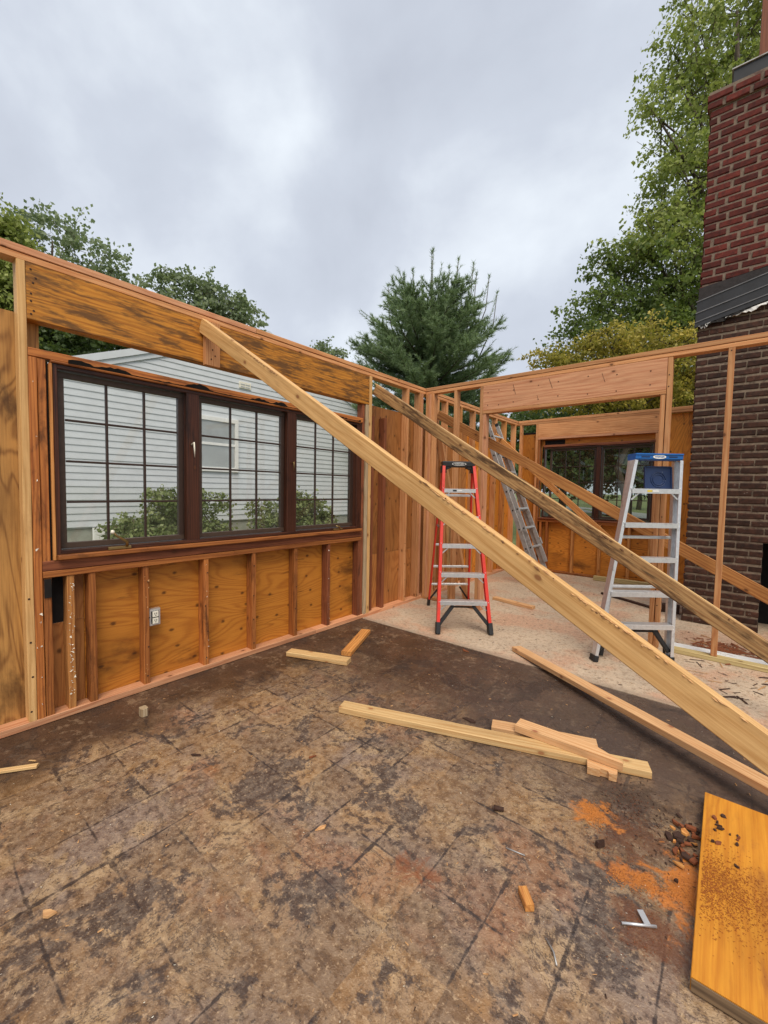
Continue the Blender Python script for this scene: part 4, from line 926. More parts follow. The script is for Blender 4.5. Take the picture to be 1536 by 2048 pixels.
    if cap_kind == 'red':
        for e_, s_ in ((CL, 1), (CR, -1)):
            beam('cap_lug', e_+back*0.02+V(0, 0, -cap_h/2-0.062), e_+back*0.02+V(0, 0, -cap_h/2+0.01), 0.056, cap_d-0.03, M[cap_mat], cp, back, 0.008)
            beam('cap_lug', e_+back*0.018+side*s_*0.026+V(0, 0, -cap_h/2-0.006), e_+back*0.018+side*s_*0.07+V(0, 0, -cap_h/2+0.012), 0.05, cap_d-0.05, M[cap_mat], cp, back, 0.006)
    else:
        beam('cap_rim', a+fr*(cap_d/2+0.001)+V(0, 0, cap_h/2-0.006), b_+fr*(cap_d/2+0.001)+V(0, 0, cap_h/2-0.006), 0.012, 0.014, M[cap_mat], cp, (0, 0, 1), 0.004)
        for e_ in (-1, 1):
            c_ = (a+b_)/2+side*e_*0.115+fr*(cap_d/2+0.001)
            beam('cap_slot', c_-side*0.035, c_+side*0.035, 0.003, 0.010, M['navy'], cp, (0, 0, 1), 0.001)
    # emblem on the cap
    ctr = (a+b_)/2+fr*(cap_d/2+0.0025)
    MX = Matrix(((side.x, 0, fr.x, ctr.x), (side.y, 0, fr.y, ctr.y), (side.z, 1, fr.z, ctr.z), (0, 0, 0, 1)))
    ow, oh = (0.075, 0.017) if cap_kind == 'red' else (0.055, 0.016)
    v = []; f = []; n = 28
    for i in range(n):
        th = 2*math.pi*i/n; sx = math.copysign(abs(math.cos(th))**0.9, math.cos(th)); sy = math.sin(th)
        v += [(ow*sx, oh*sy, 0), (ow*0.93*sx, oh*0.80*sy, 0)]
    f = [(2*i, 2*((i+1) % n), 2*((i+1) % n)+1, 2*i+1) for i in range(n)]
    if cap_kind == 'red': link('emblem', pydata('emblem', v, f), M['white'], cp, MX)
    else:
        link('emblem', pydata('emblem', [q for q in v[::2]], [tuple(range(n))]), M['white'], cp, MX)
    link('lettering', text_mesh('WERNER', 0.024 if cap_kind == 'red' else 0.020), M['white'] if cap_kind == 'red' else M['blue'], cp, MX @ Matrix.Translation((0, 0, 0.001)))
    t = 5*0.3/1.79; c_ = (FL.lerp(CL, t)+FR.lerp(CR, t))/2+fr*0.046+V(0, 0, -0.010)
    beam('label_sticker', c_-side*0.075, c_-side*0.035, 0.0015, 0.018, M['yellow'] if cap_kind != 'red' else M['black'], T, (0, 0, 1), 0.0003)
    beam('label_sticker', c_-side*0.03, c_+side*0.02, 0.0015, 0.012, M['white'], T, (0, 0, 1), 0.0003)
    return T, side, back, fr
stepladder((0.83, -0.5, 0.004), 'red fibreglass stepladder standing open with a black cap and boots', (0.879, -1.003, 0.004), (1.28, -0.676, 0.004), (0.64, -0.575, 1.685), (0.885, -0.373, 1.685),
           (0.25, -0.21, 0.004), (0.605, 0.135, 0.004), (1, 2, 3, 4, 5), 'red', 'black', 0.030, 0.070, (0.165, 0.30, 0.46, 0.80), 'black', True, 0.062, 0.13, 'red')
LT, lside, lback, lfr = stepladder((2.5, -0.4, 0.004), 'aluminium stepladder with a blue top, folded and leaning on the wall post', (2.205, -0.68, 0.004), (2.694, -0.284, 0.004), (2.385, -0.36, 1.715), (2.675, -0.125, 1.715),
           (2.215, -0.505, 0.004), (2.66, -0.14, 0.004), (5,), 'alu', 'blue', 0.026, 0.066, (0.35, 0.60), 'alu', True, 0.055, 0.12, 'blue')
# pail shelf
pc = Vector((2.535, -0.185, 1.525)); Lp = 0.115
def shelf():
    up = (Vector((0, 0, 1))+lback*0.1).normalized(); nrm = lside.cross(up)
    if nrm.dot(lfr) < 0: nrm = -nrm
    o = beam('pail_shelf', pc-up*0.105, pc+up*0.115, 0.235, 0.014, M['navy'], LT, nrm, 0.004)
    for s_ in (-1, 1): beam('shelf_rim', pc+lside*s_*0.112-up*0.10+nrm*0.010, pc+lside*s_*0.112+up*0.11+nrm*0.010, 0.012, 0.010, M['navy'], o, nrm, 0.003)
    for s_ in (-1, 1): beam('shelf_rim', pc+up*(0.005+s_*0.105)-lside*0.105+nrm*0.010, pc+up*(0.005+s_*0.105)+lside*0.105+nrm*0.010, 0.012, 0.010, M['navy'], o, nrm, 0.003)
    for r_ in (0.062, 0.045):
        pts = [pc+nrm*0.009+lside*math.cos(a)*r_+up*math.sin(a)*r_ for a in np.linspace(0, 2*math.pi, 25)]
        tube('shelf_ring', pts, 0.004, 6, M['navy'], o)
shelf()
# extension ladder
ex = thing('extension_ladder', (0.95, 1.85, 0.004), 'grey aluminium extension ladder leaning on the left wall of the far room', 'ladder')
EL0, EL1, ER0, ER1 = V(0.96, 1.64, 0.004), V(0.055, 1.64, 2.30), V(0.97, 2.07, 0.004), V(0.045, 2.07, 2.30)
ed = (EL1-EL0).normalized(); en = Vector((0, 1, 0)).cross(ed).normalized()
if en.x < 0: en = -en
for A, B, s_ in ((EL0, EL1, 1), (ER0, ER1, -1)):
    beam('rail', A, A+(B-A)*0.90, 0.022, 0.070, M['alu_old'], ex, en, 0.003)
    beam('fly_rail', A+ed*0.34+en*0.060+V(0, s_*0.030, 0), B+ed*0.16+en*0.060+V(0, s_*0.030, 0), 0.020, 0.060, M['alu_old'], ex, en, 0.003)
    beam('foot', A-ed*0.0+V(0, 0, 0.002), A+ed*0.10, 0.034, 0.084, M['black'], ex, en, 0.004)
    beam('rail_tip', B+ed*0.155+en*0.060+V(0, s_*0.030, 0), B+ed*0.20+en*0.060+V(0, s_*0.030, 0), 0.030, 0.066, plain('green_plastic', (0.02, 0.12, 0.06), 0.5) if s_ == 1 else M['black'], ex, en, 0.01)
for k in range(1, 9):
    if 0.3*k < 2.2:
        beam('rung', EL0+ed*(0.3*k), ER0+ed*(0.3*k), 0.032, 0.030, M['alu_old'], ex, en, 0.009)
    if 0.3*k+0.06 < 2.55 and k > 1:
        beam('fly_rung', EL0+ed*(0.3*k+0.005)+en*0.060+V(0, 0.03, 0), ER0+ed*(0.3*k+0.005)+en*0.060+V(0, -0.03, 0), 0.032, 0.028, M['alu'], ex, en, 0.009)
for k in range(1, 9):
    for off in (0.0, 0.060):
        p = EL0+ed*(0.3*k)+en*off+V(0, -0.0115 if off == 0 else 0.0195, 0)
        beam('rung_end', p+V(0, -0.002, 0), p+V(0, -0.0005, 0), 0.024, 0.022, M['soot'], ex, en, 0.004)
beam('rung_lock', ER0+ed*0.62+en*0.10+V(0, -0.03, 0), ER0+ed*0.72+en*0.10+V(0, -0.03, 0), 0.03, 0.02, M['alu_old'], ex, en, 0.004)

# ================================================================== LUMBER ON THE FLOOR
def flat(name, a, b_, wd, th, z0, mat, label, group='loose lumber on the slab', back=True, z1=None):
    """board lying flat; a->b is its front lower edge, body extends to the far side"""
    a = Vector((a[0], a[1], z0)); b_ = Vector((b_[0], b_[1], z0 if z1 is None else z1)); d = (b_-a).normalized()
    n = Vector((0, 0, 1)).cross(d).normalized(); off = n*(wd/2)+Vector((0, 0, th/2))
    o = beam(name, a+off, b_+off, wd, th, M[mat], None, (0, 0, 1), 0.0035, bow=0.0012)
    return tag(o, label, 'lumber', group) if label else o
flat('lumber_offcut', (0.238, -2.325), (0.743, -2.126), 0.089, 0.038, 0.002, 'palefloor', 'short yellow offcut lying crosswise near the window wall')
flat('lumber_offcut', (0.636, -1.965), (0.39, -1.44), 0.089, 0.038, 0.002, 'orangefloor', 'short orange offcut pointing away beside the yellow offcut')
flat('lumber_board', (1.193, -2.655), (2.785, -2.078), 0.089, 0.039, 0.002, 'palefloor', 'long pale board lying on the slab beneath shorter offcuts')
flat('lumber_offcut', (2.012, -2.225), (2.535, -2.035), 0.089, 0.038, 0.002, 'pinkfloor', 'pale offcut on the slab just behind the long board')
def tapered(name, a, b_, wd, th, z0, cut, mat):
    a = Vector((a[0], a[1], z0)); b_ = Vector((b_[0], b_[1], z0)); d = (b_-a); L = d.length; d.normalize(); n = Vector((0, 0, 1)).cross(d)
    pts = [(-L/2, 0), (L/2, 0), (L/2, 0.014), (L/2-cut, wd), (-L/2, wd)]
    v = [(p[0], p[1]-wd/2, -th/2) for p in pts]+[(p[0], p[1]-wd/2, th/2) for p in pts]
    m_ = len(pts); f = [tuple(range(m_-1, -1, -1)), tuple(range(m_, 2*m_))]+[(i, (i+1) % m_, (i+1) % m_+m_, i+m_) for i in range(m_)]
    c = (a+b_)/2+n*(wd/2)+Vector((0, 0, th/2))
    return link(name, pydata(name, v, f), mat, None, Matrix(((d.x, n.x, 0, c.x), (d.y, n.y, 0, c.y), (d.z, n.z, 1, c.z), (0, 0, 0, 1))))
tag(tapered('lumber_offcut', (2.136, -2.187), (2.672, -2.168), 0.089, 0.038, 0.042, 0.16, M['pinkfloor']), 'salmon offcut with a tapered end on top of the long board', 'lumber', 'loose lumber on the slab')
def notched():
    pts = [(0, 0), (0.055, 0), (0.060, 0.012), (0.090, 0.010), (0.095, -0.006), (0.128, -0.004), (0.14, 0.07), (0.0, 0.07)]
    d = Vector((2.655-2.519, -2.170+2.205, 0)).normalized(); n = Vector((0, 0, 1)).cross(d)
    o_ = Vector((2.530, -2.240, 0.003)); th = 0.036
    v = [o_+d*p[0]+n*p[1] for p in pts]; v += [q+Vector((0, 0, th)) for q in v]
    m_ = len(pts); f = [tuple(range(m_-1, -1, -1)), tuple(range(m_, 2*m_))]+[(i, (i+1) % m_, (i+1) % m_+m_, i+m_) for i in range(m_)]
    return tag(link('lumber_offcut', pydata('lumber_offcut', v, f), M['pinkfloor']), 'small notched wood offcut tucked against the long pale board', 'lumber', 'loose lumber on the slab')
lb0, lb1 = Vector((1.607, -0.945, 0.002)), Vector((3.203, -2.040, 0.10))
dl = (lb1-lb0).normalized(); nl = -Vector((0, 0, 1)).cross(dl).normalized()
if nl.dot(Vector((1, 1, 0))) < 0: nl = -nl
e1 = lb0+dl*2.9
o = beam('lumber_board', lb0+nl*0.044+V(0, 0, 0.022), e1+nl*0.044+V(0, 0, 0.022), 0.088, 0.039, M['pinkfloor'], None, (0, 0, 1), 0.004, bow=0.002)
tag(o, 'long reddish board lying from the slab edge towards the right, its near end raised', 'lumber', 'loose lumber on the slab')
notched()
tag(beam('lumber_offcut', e1-dl*0.25+V(0.1, 0.1, -0.034-0.0), e1-dl*0.25+V(-0.15, -0.12, -0.034), 0.14, 0.068, M['old'], None, (0, 0, 1)), 'dark block under the raised end of the long reddish board', 'lumber')
bpy.data.objects[o.name]  # keep reference order
flat('lumber_offcut', (0.72, 0.575), (1.27, 0.465), 0.075, 0.035, 0.006, 'pinkfloor', 'short board on the pale concrete to the right of the red ladder')
tag(box('lumber_board', (1.40, 2.83, 0.006), (2.35, 2.92, 0.075), M['treated'], None, 'x'), 'greenish board lying at the foot of the far wall', 'lumber')
tag(tube('metal_pipe', [(1.72, 1.90, 0.022), (2.1, 1.68, 0.024), (2.47, 1.45, 0.022)], 0.016, 8, M['chip_dark']), 'thin dark rod on the pale concrete behind the aluminium ladder', 'rod')
tag(box('wood_block', (2.46, 1.46, 0.006), (2.63, 1.55, 0.10), M['chip_dark'], None, 'x', 0.01), 'dark block beside the foot of the chimney', 'block')
tag(beam('lath_strip', (0.30, -4.20, 0.012), (0.445, -3.985, 0.012), 0.026, 0.016, M['palefloor'], None, (0, 0, 1)), 'thin yellow strip on the slab at the left edge', 'wood strip')
tag(beam('lath_strip', (0.35, -4.00, 0.005), (0.40, -3.985, 0.018), 0.007, 0.005, M['palefloor'], None, (0, 0, 1)), 'little splinter beside the yellow strip at the left edge', 'wood strip')
tag(box('wood_block', (0.295, -3.475, 0.002), (0.345, -3.435, 0.050), M['weather'], None, 'z', 0.008), 'small dirty block on the slab below the outlet', 'block')
tag(beam('wood_block', (2.517, -3.058, 0.014), (2.562, -3.108, 0.014), 0.030, 0.024, M['orangefloor'], None, (0, 0, 1), 0.001), 'small orange block alone on the slab near the bottom', 'block')
# the orange plank, lower right
pk = thing('wide_plank', (3.13, -2.55, 0.003), 'wide orange plank with sawdust at the lower right corner', 'plank')
box('plank_board', (2.99, -3.035, 0.004), (3.285, -2.085, 0.046), M['plank'], pk, 'y', 0.002)
beam('plank_end', (2.992, -3.0375, 0.025), (3.283, -3.0375, 0.025), 0.004, 0.038, M['plankend'], pk, (0, 0, 1), 0.001)
# metal bracket and nails
hg = thing('bolt_bracket', (2.85, -2.91, 0.004), 'small bright metal bracket with its pin lying on the slab', 'bracket')
tube('pin', [(2.806, -2.953, 0.006), (2.895, -2.893, 0.006)], 0.0045, 8, M['alu'], hg)
beam('plate', (2.872, -2.908, 0.010), (2.846, -2.874, 0.014), 0.020, 0.003, M['alu'], hg, (0, 0, 1), 0.001)
for pts, lab in (([(2.40, -2.922, 0.004), (2.44, -2.914, 0.004), (2.47, -2.908, 0.004)], 'straight nail lying on the slab above the small orange block'),
                 ([(2.632, -3.160, 0.004), (2.664, -3.186, 0.005), (2.682, -3.216, 0.004)], 'bent nail lying on the slab below the small orange block')):
    tag(tube('nail', pts, 0.0028, 6, M['alu_old']), lab, 'nail')
tag(tube('dark_stub', [(2.275, -2.765, 0.010), (2.315, -2.748, 0.011)], [0.011, 0.009], 7, M['chip_dark']), 'black stub of wood on the slab below the long board', 'wood chunk')

# ------------------------------------------------------------------ chips and chunks
def chunk_mesh(name, seed, s):
    r = random.Random(seed); n = r.choice((4, 5, 5)); v = []
    an = sorted(2*math.pi*(k+r.uniform(-.3, .3))/n for k in range(n)); rr = [r.uniform(.6, 1.25) for _ in range(n)]
    tx, ty = r.uniform(-.35, .35), r.uniform(-.35, .35)
    for top in (0, 1):
        for k in range(n):
            px, py = s[0]*math.cos(an[k])*rr[k], s[1]*math.sin(an[k])*rr[k]
            v.append((px*(1-.12*top), py*(1-.12*top), max(0.0, top*s[2]*r.uniform(.7, 1.1)+max(0, px*tx+py*ty)*(0.6+0.4*top))))
    f = [tuple(range(n-1, -1, -1)), tuple(range(n, 2*n))]+[(k, (k+1) % n, (k+1) % n+n, k+n) for k in range(n)]
    return pydata(name, v, f)
def chunk(name, x, y, z, s, mat, rz, label, cat='wood chunk', group=None, seed=0):
    return tag(link(name, chunk_mesh(name, seed+int(x*1000) % 97, s), mat, None, Matrix.Translation((x, y, z)) @ Matrix.Rotation(rz, 4, 'Z')), label, cat, group)
chunk('bark_chunk', 2.683, -2.665, 0.003, (0.024, 0.014, 0.022), M['chip_dark'], 0.9, 'dark bark chunk standing alone beside the sawdust trail', seed=4)
rc = random.Random(17)
for i in range(34):
    x = rc.gauss(2.945, 0.032); y = rc.gauss(-2.42, 0.075)
    if x > 2.978: x = 2.978-abs(rc.gauss(0, .02))
    s = rc.uniform(.008, .027)
    chunk('wood_chunk', x, y, 0.003+0.004*(i % 3), (s, s*rc.uniform(.45, .9), rc.uniform(.004, .010)), M[('chip_dark', 'chip_red', 'chip_dark', 'chip_red', 'orangefloor')[i % 5]], rc.uniform(0, 3), 'broken dark and rusty chunk heaped beside the orange plank', group='chunks heaped by the plank', seed=i)
for i in range(14):
    x = rc.uniform(3.01, 3.13); y = rc.gauss(-2.36, 0.07); s = rc.uniform(.005, .016)
    chunk('wood_chunk', x, y, 0.0465, (s, s*rc.uniform(.4, .8), rc.uniform(.004, .010)), M['chip_dark' if i % 4 else 'chip_red'], rc.uniform(0, 3), 'dark crumb of wood lying on top of the orange plank', group='crumbs on the plank', seed=60+i)
def scatter(name, n, sampler, smin, smax, mat, label, seed, asp=3.0, zbase=0.002):
    r = np.random.default_rng(seed); xy = sampler(r, n); n = len(xy)
    L = r.uniform(smin, smax, n); wd = L/asp*r.uniform(.5, 1.2, n); a = r.uniform(0, 6.28, n); h = wd*r.uniform(.2, .6, n)
    d = np.stack([np.cos(a), np.sin(a)], 1); p = np.stack([-np.sin(a), np.cos(a)], 1)
    z = np.full(n, zbase)
    def pt(u, q, hh): return np.concatenate([xy+d*(L*u)[:, None]+p*(wd*q)[:, None], (z+hh)[:, None]], 1)
    V_ = np.stack([pt(-.5, -.3, 0*h), pt(.5, -.4, 0*h), pt(.45, .4, 0*h), pt(-.5, .35, 0*h), pt(-.4, -.1, h), pt(.4, .05, h*r.uniform(.4, 1.6, n))], 1).reshape(-1, 3)
    base = (np.arange(n)*6)[:, None]
    F = np.concatenate([base+np.array(t) for t in ((0, 1, 5, 4), (1, 2, 5, 5), (2, 3, 4, 5), (3, 0, 4, 4))], 0)
    tri = []
    quads = np.concatenate([base+np.array((0, 1, 5, 4)), base+np.array((2, 3, 4, 5))], 0)
    tris = np.concatenate([base+np.array((1, 2, 5)), base+np.array((3, 0, 4))], 0)
    T3 = np.concatenate([quads[:, [0, 1, 2]], quads[:, [0, 2, 3]], tris], 0)
    me = big_mesh(name, V_, T3); o = link(name, me, mat); return tag(o, label, 'debris', None, 'stuff')
def uni(x0, x1, y0, y1): return lambda r, n: np.stack([r.uniform(x0, x1, n), r.uniform(y0, y1, n)], 1)
def spots(lst, s): 
    def f(r, n):
        c = np.array(lst)[r.integers(0, len(lst), n)]; return c+r.normal(0, s, (n, 2))
    return f
scatter('wood_chips', 260, uni(0.1, 3.3, -4.3, -1.2), .006, .018, M['chip_light'], 'small pale chips scattered over the stained slab', 1)
scatter('wood_crumbs', 420, uni(0.1, 3.3, -4.3, -1.2), .003, .011, M['chip_dark'], 'dark crumbs scattered over the stained slab', 2, 2.0)
scatter('plaster_specks', 260, uni(0.1, 3.3, -4.3, -1.2), .002, .006, M['ivory'], 'white specks scattered over the stained slab', 3, 2.0)
def clear_plank(f):
    def g(r, n):
        q = f(r, n); return q[(q[:, 0] < 2.985) | (q[:, 1] < -3.05)]
    return g
scatter('sawdust_crumbs', 1500, clear_plank(spots([(2.74, -2.50), (2.70, -2.60), (2.80, -2.42), (2.78, -2.68), (2.86, -2.75), (2.90, -2.90), (2.83, -2.95), (2.95, -2.7), (2.72, -2.32)], 0.055)), .002, .006, M['chip_red'], 'rusty sawdust crumbs spread near the orange plank', 4, 2.0)
scatter('sawdust_crumbs', 2200, clear_plank(spots([(2.62, -2.50), (2.60, -2.47), (2.64, -2.54), (2.77, -2.77), (2.84, -2.735), (2.92, -2.70), (2.96, -2.66), (2.975, -2.72)], 0.022)), .002, .006, M['sawdust'], 'bright orange sawdust trail leading to the plank', 5, 2.0)
scatter('sawdust_on_plank', 3200, lambda r, n: (lambda q: q[(q[:, 0] > 3.0) & (q[:, 0] < 3.27)])(np.stack([3.0+np.abs(r.normal(0, .10, n)), r.normal(-2.64, .09, n)], 1)), .002, .006, M['dustdark'], 'sawdust spread over the top of the orange plank', 6, 2.0, 0.0475)
scatter('dark_crumbs', 260, clear_plank(spots([(2.75, -2.30), (2.85, -2.35), (2.70, -2.25), (2.9, -2.5)], 0.08)), .004, .014, M['chip_dark'], 'dark crumbs strewn left of the orange plank', 7, 2.2)
scatter('wood_shavings', 2600, uni(0.2, 4.0, -1.05, 2.9), .003, .014, M['chip_light'], 'pale shavings spread over the bare concrete', 8, 3.0, 0.006)
scatter('dark_shavings', 420, uni(0.9, 3.8, -1.05, 2.6), .006, .03, M['chip_dark'], 'dark splinters spread over the bare concrete', 9, 3.5, 0.006)
scatter('bark_shreds', 260, spots([(3.02, 0.30), (3.1, 0.22), (3.15, 0.40), (2.95, 0.45)], 0.09), .03, .10, M['chip_red'], 'heap of torn brown bark shreds behind the sill plate at right', 10, 5.0, 0.010)
scatter('bark_shreds', 28, uni(2.75, 3.35, -0.75, -0.08), .04, .13, M['chip_dark'], 'long dark splinters on the concrete in front of the sill plate', 11, 7.0, 0.007)
scatter('pale_splinters', 24, uni(2.75, 3.35, -0.7, 0.8), .05, .15, M['chip_light'], 'long pale splinters on the concrete at right', 12, 9.0, 0.007)
tag(box('plaster_sheet', (2.68, 0.10, 0.006), (3.45, 0.27, 0.018), M['white'], None, 'x', 0.002), 'white sheet lying on the concrete behind the sill plate', 'sheet')
for x, y, rz, s, mt, lab in ((0.93, -3.44, 0.4, (0.035, 0.006, 0.006), 'chip_dark', 'dark splinter on the slab below the window wall'), (1.40, -3.05, 1.2, (0.024, 0.010, 0.005), 'chip_red', 'reddish splinter on the slab left of the long board'),
                             (1.78, -3.33, 1.3, (0.024, 0.010, 0.007), 'chip_light', 'pale pointed chip on the open slab'), (1.37, -4.14, 1.0, (0.030, 0.012, 0.008), 'chip_light', 'orange chip on the slab at lower left'),
                             (1.30, -1.22, 0.1, (0.032, 0.012, 0.010), 'chip_red', 'reddish chip at the edge of the stained slab'), (1.86, -2.19, 0.0, (0.05, 0.018, 0.006), 'chip_dark', 'flat dark chip behind the long board')):
    chunk('wood_chip', x, y, 0.003, s, M[mt], rz, lab, 'wood chip', seed=int(x*10))

# ================================================================== TREES
def leaf_cloud(name, blobs, n, L, rng, per=38, sig=0.30, droop=0.5, asp=0.42):
    bl = np.array(blobs, float); vol = bl[:, 3]**2*bl[:, 4]; vol = vol**0.8; p = vol/vol.sum()
    nc = n//per
    bi = rng.choice(len(bl), nc, p=p); u = rng.normal(size=(nc, 3)); u /= np.linalg.norm(u, axis=1)[:, None]
    rad = rng.random(nc)**(1/2.6)*rng.uniform(0.85, 1.12, nc)
    cc = bl[bi, :3]+u*rad[:, None]*np.stack([bl[bi, 3], bl[bi, 3], bl[bi, 4]], 1)
    cs = rng.uniform(0.55, 1.25, nc)*sig; ct = rng.random(nc)
    ci = np.repeat(np.arange(nc), per); m = len(ci)
    ax = u+rng.normal(size=(nc, 3))*0.5; ax[:, 2] = ax[:, 2]*0.5-0.25; ax /= np.linalg.norm(ax, axis=1)[:, None]
    g = np.clip(rng.normal(size=(m, 3)), -1.7, 1.7); g[:, 2] *= 0.5
    tt = rng.uniform(-1.7, 1.7, m)
    pos = cc[ci]+(g*(0.62-0.2*tt)[:, None]+ax[ci]*tt[:, None]*1.15)*cs[ci][:, None]
    d = rng.normal(size=(m, 3)); d[:, 2] -= droop; d /= np.linalg.norm(d, axis=1)[:, None]
    w_ = np.cross(d, rng.normal(size=(m, 3))); w_ /= np.linalg.norm(w_, axis=1)[:, None]
    nn = np.cross(d, w_)
    l = L*rng.uniform(0.55, 1.25, m)[:, None]
    a = pos; b_ = pos+d*l*0.45+w_*l*asp+nn*l*0.08; c = pos+d*l; e_ = pos+d*l*0.5-w_*l*asp+nn*l*0.08
    V_ = np.stack([a, b_, c, e_], 1).reshape(-1, 3); F = np.arange(4*m).reshape(-1, 4)
    tint = np.clip(0.55*ct[ci]+0.45*rng.random(m), 0, 1)
    return big_mesh(name, V_, F, tint), (cc, bi, ax, cs)
def limbs(base, top, blobs, r0, seed, twigs=None):
    r = random.Random(seed); v = []; f = []
    def add(pts, rad, n=7):
        vv, ff = tube('', pts, rad, n, obj=False); i = len(v); v.extend(vv); f.extend([tuple(q+i for q in k) for k in ff])
    base, top = Vector(base), Vector(top)
    tp = [base.lerp(top, t)+Vector((r.uniform(-.15, .15), r.uniform(-.15, .15), 0))*(t > 0) for t in (0, .15, .3, .45, .6, .75, .9, 1)]
    add(tp, [r0*(1-0.88*t) for t in (0, .15, .3, .45, .6, .75, .9, 1)], 9)
    for b_ in blobs:
        c = Vector(b_[:3]); t = min(max((c.z-base.z)/(top.z-base.z)-0.22, 0.12), 0.9); s = base.lerp(top, t)
        mid = s.lerp(c, 0.5)+Vector((0, 0, 0.08*(c-s).length)); rr = r0*(1-0.85*t)*0.5
        add([s, mid, c], [rr, rr*0.6, rr*0.15], 6)
        for _ in range(4):
            e_ = c+Vector((r.uniform(-1, 1)*b_[3], r.uniform(-1, 1)*b_[3], r.uniform(-.3, 1)*b_[4]))*0.9
            add([mid.lerp(c, r.random()), mid.lerp(e_, 0.6), e_], [rr*0.35, rr*0.22, rr*0.06], 4)
    return v, f
def tree(name, base, top, blobs, n, L, mat, label, r0, seed, group=None, cat='tree', **kw):
    T = thing(name, base, label, cat, group)
    me, cc = leaf_cloud('crown', blobs, n, L, np.random.default_rng(seed), **kw); link('crown', me, M[mat], T)
    v, f = limbs(base, top, blobs, r0, seed)
    tw_c, tw_b, tw_a, tw_s = cc; rt = 0.010+0.02*r0
    for q in range(0, len(tw_c), 1 if len(tw_c) < 900 else 2):
        c = Vector(tw_c[q]); a_ = Vector(tw_a[q]); sg = float(tw_s[q]); s0 = Vector(blobs[tw_b[q]][:3]).lerp(c, 0.35)
        vv, ff = tube('', [s0, c-a_*sg*1.2, c+a_*sg*1.8], [rt, rt*0.7, rt*0.25], 3, obj=False); i0 = len(v); v.extend(vv); f.extend([tuple(z_+i0 for z_ in k_) for k_ in ff])
    link('trunk', pydata('trunk', v, f, True), M['trunk'], T)
    return T
maple = [(1.23, 17.42, 20.29, 1.42, 1.83), (2.44, 19.81, 21.86, 1.94, 2.37), (0.53, 16.72, 18.44, 1.42, 1.63), (1.94, 19.16, 18.40, 2.37, 2.15), (0.23, 15.66, 16.16, 1.09, 0.79), (0.87, 16.74, 14.79, 1.83, 1.42), (2.29, 19.18, 14.54, 2.58, 2.37),
 (0.48, 16.29, 12.95, 1.52, 1.22), (1.60, 17.80, 12.07, 2.30, 1.67), (-0.07, 15.73, 11.32, 1.42, 1.22), (3.21, 21.67, 20.97, 2.05, 2.50), (3.62, 21.67, 15.98, 2.73, 3.41)]
maple2 = [(-0.97, 14.93, 10.48, 1.22, 1.02), (0.57, 16.80, 9.95, 2.30, 1.67), (-1.38, 14.50, 9.05, 1.32, 1.12), (-1.96, 13.95, 8.02, 1.12, 0.91), (-0.40, 16.53, 8.02, 2.37, 1.51), (1.35, 18.68, 9.13, 2.65, 1.77), (-2.55, 13.41, 7.19, 0.71, 0.61), (3.33, 21.76, 11.46, 3.03, 2.33), (0.4, 17.5, 5.9, 2.6, 1.4), (-0.3, 15.2, 6.3, 1.6, 0.9), (2.0, 19.5, 6.0, 2.6, 1.6)]
tree('maple_tree', (3.0, 19.2, -0.1), (2.3, 19.0, 21.5), maple, 38000, 0.18, 'leaf_bright', 'tall light green maple reaching out of the picture behind the chimney', 0.42, 3, sig=0.42, droop=0.6, asp=0.33, per=65)
tree('shade_tree', (0.6, 17.6, -0.1), (0.4, 17.0, 10.6), maple2, 50000, 0.16, 'leaf_maple', 'dark green leafy tree below the tall maple, behind the golden one', 0.3, 4, sig=0.36, per=60, asp=0.34)
yellow = [(-0.68, 7.02, 4.95, 0.59, 0.42), (-0.14, 7.74, 5.30, 0.67, 0.43), (0.53, 8.03, 5.31, 0.79, 0.50), (1.12, 8.54, 5.65, 0.66, 0.42), (1.72, 9.28, 5.41, 0.80, 0.48), (2.23, 10.08, 5.39, 0.69, 0.55), (-0.40, 7.87, 4.64, 1.10, 0.55), (0.66, 8.75, 4.67, 1.24, 0.62), (1.74, 9.61, 4.41, 1.10, 0.83), (-1.07, 7.94, 4.20, 1.00, 0.57), (0.05, 8.84, 3.93, 1.15, 0.57), (1.40, 9.92, 3.54, 1.15, 0.72), (2.14, 10.58, 4.27, 0.86, 0.72)]
tree('golden_maple_tree', (0.7, 8.9, -0.15), (0.7, 8.8, 4.9), yellow, 30000, 0.10, 'leaf_yellow', 'yellow and green maple just beyond the far wall', 0.14, 5, sig=0.19, per=70, droop=0.7, asp=0.28)
L2 = [(-33.94, 2.68, 18.34, 1.84, 1.51), (-32.10, 4.15, 17.71, 1.84, 1.51), (-30.49, 5.39, 16.58, 1.67, 1.27), (-29.54, 6.10, 15.59, 1.17, 0.84), (-32.78, 3.45, 15.69, 2.68, 1.67), (-30.64, 5.11, 14.40, 2.34, 1.51), (-34.88, 1.77, 16.31, 2.34, 2.01), (-33.68, 2.52, 12.99, 3.35, 2.01), (-31.03, 4.61, 11.71, 3.35, 1.67)]
tree('shade_tree', (-32.5, 3.5, 0.2), (-32.5, 3.5, 17.5), L2, 10000, 0.28, 'leaf_left', 'grey-green tree at the left rising above the top plate', 0.4, 6, sig=0.55, per=45)
L1 = [(-22.05, -0.97, 11.83, 1.08, 1.51), (-21.60, -0.54, 12.30, 0.65, 0.86), (-21.81, -0.89, 10.11, 1.08, 1.29), (-22.06, -1.21, 8.39, 1.29, 1.29), (-21.31, -0.48, 10.12, 0.54, 1.08)]
tree('bright_tree', (-22.2, -1.3, 0.2), (-22, -1.0, 11.8), L1, 14000, 0.20, 'leaf_bright', 'bright green tree at the left edge of the picture', 0.25, 7, sig=0.36)
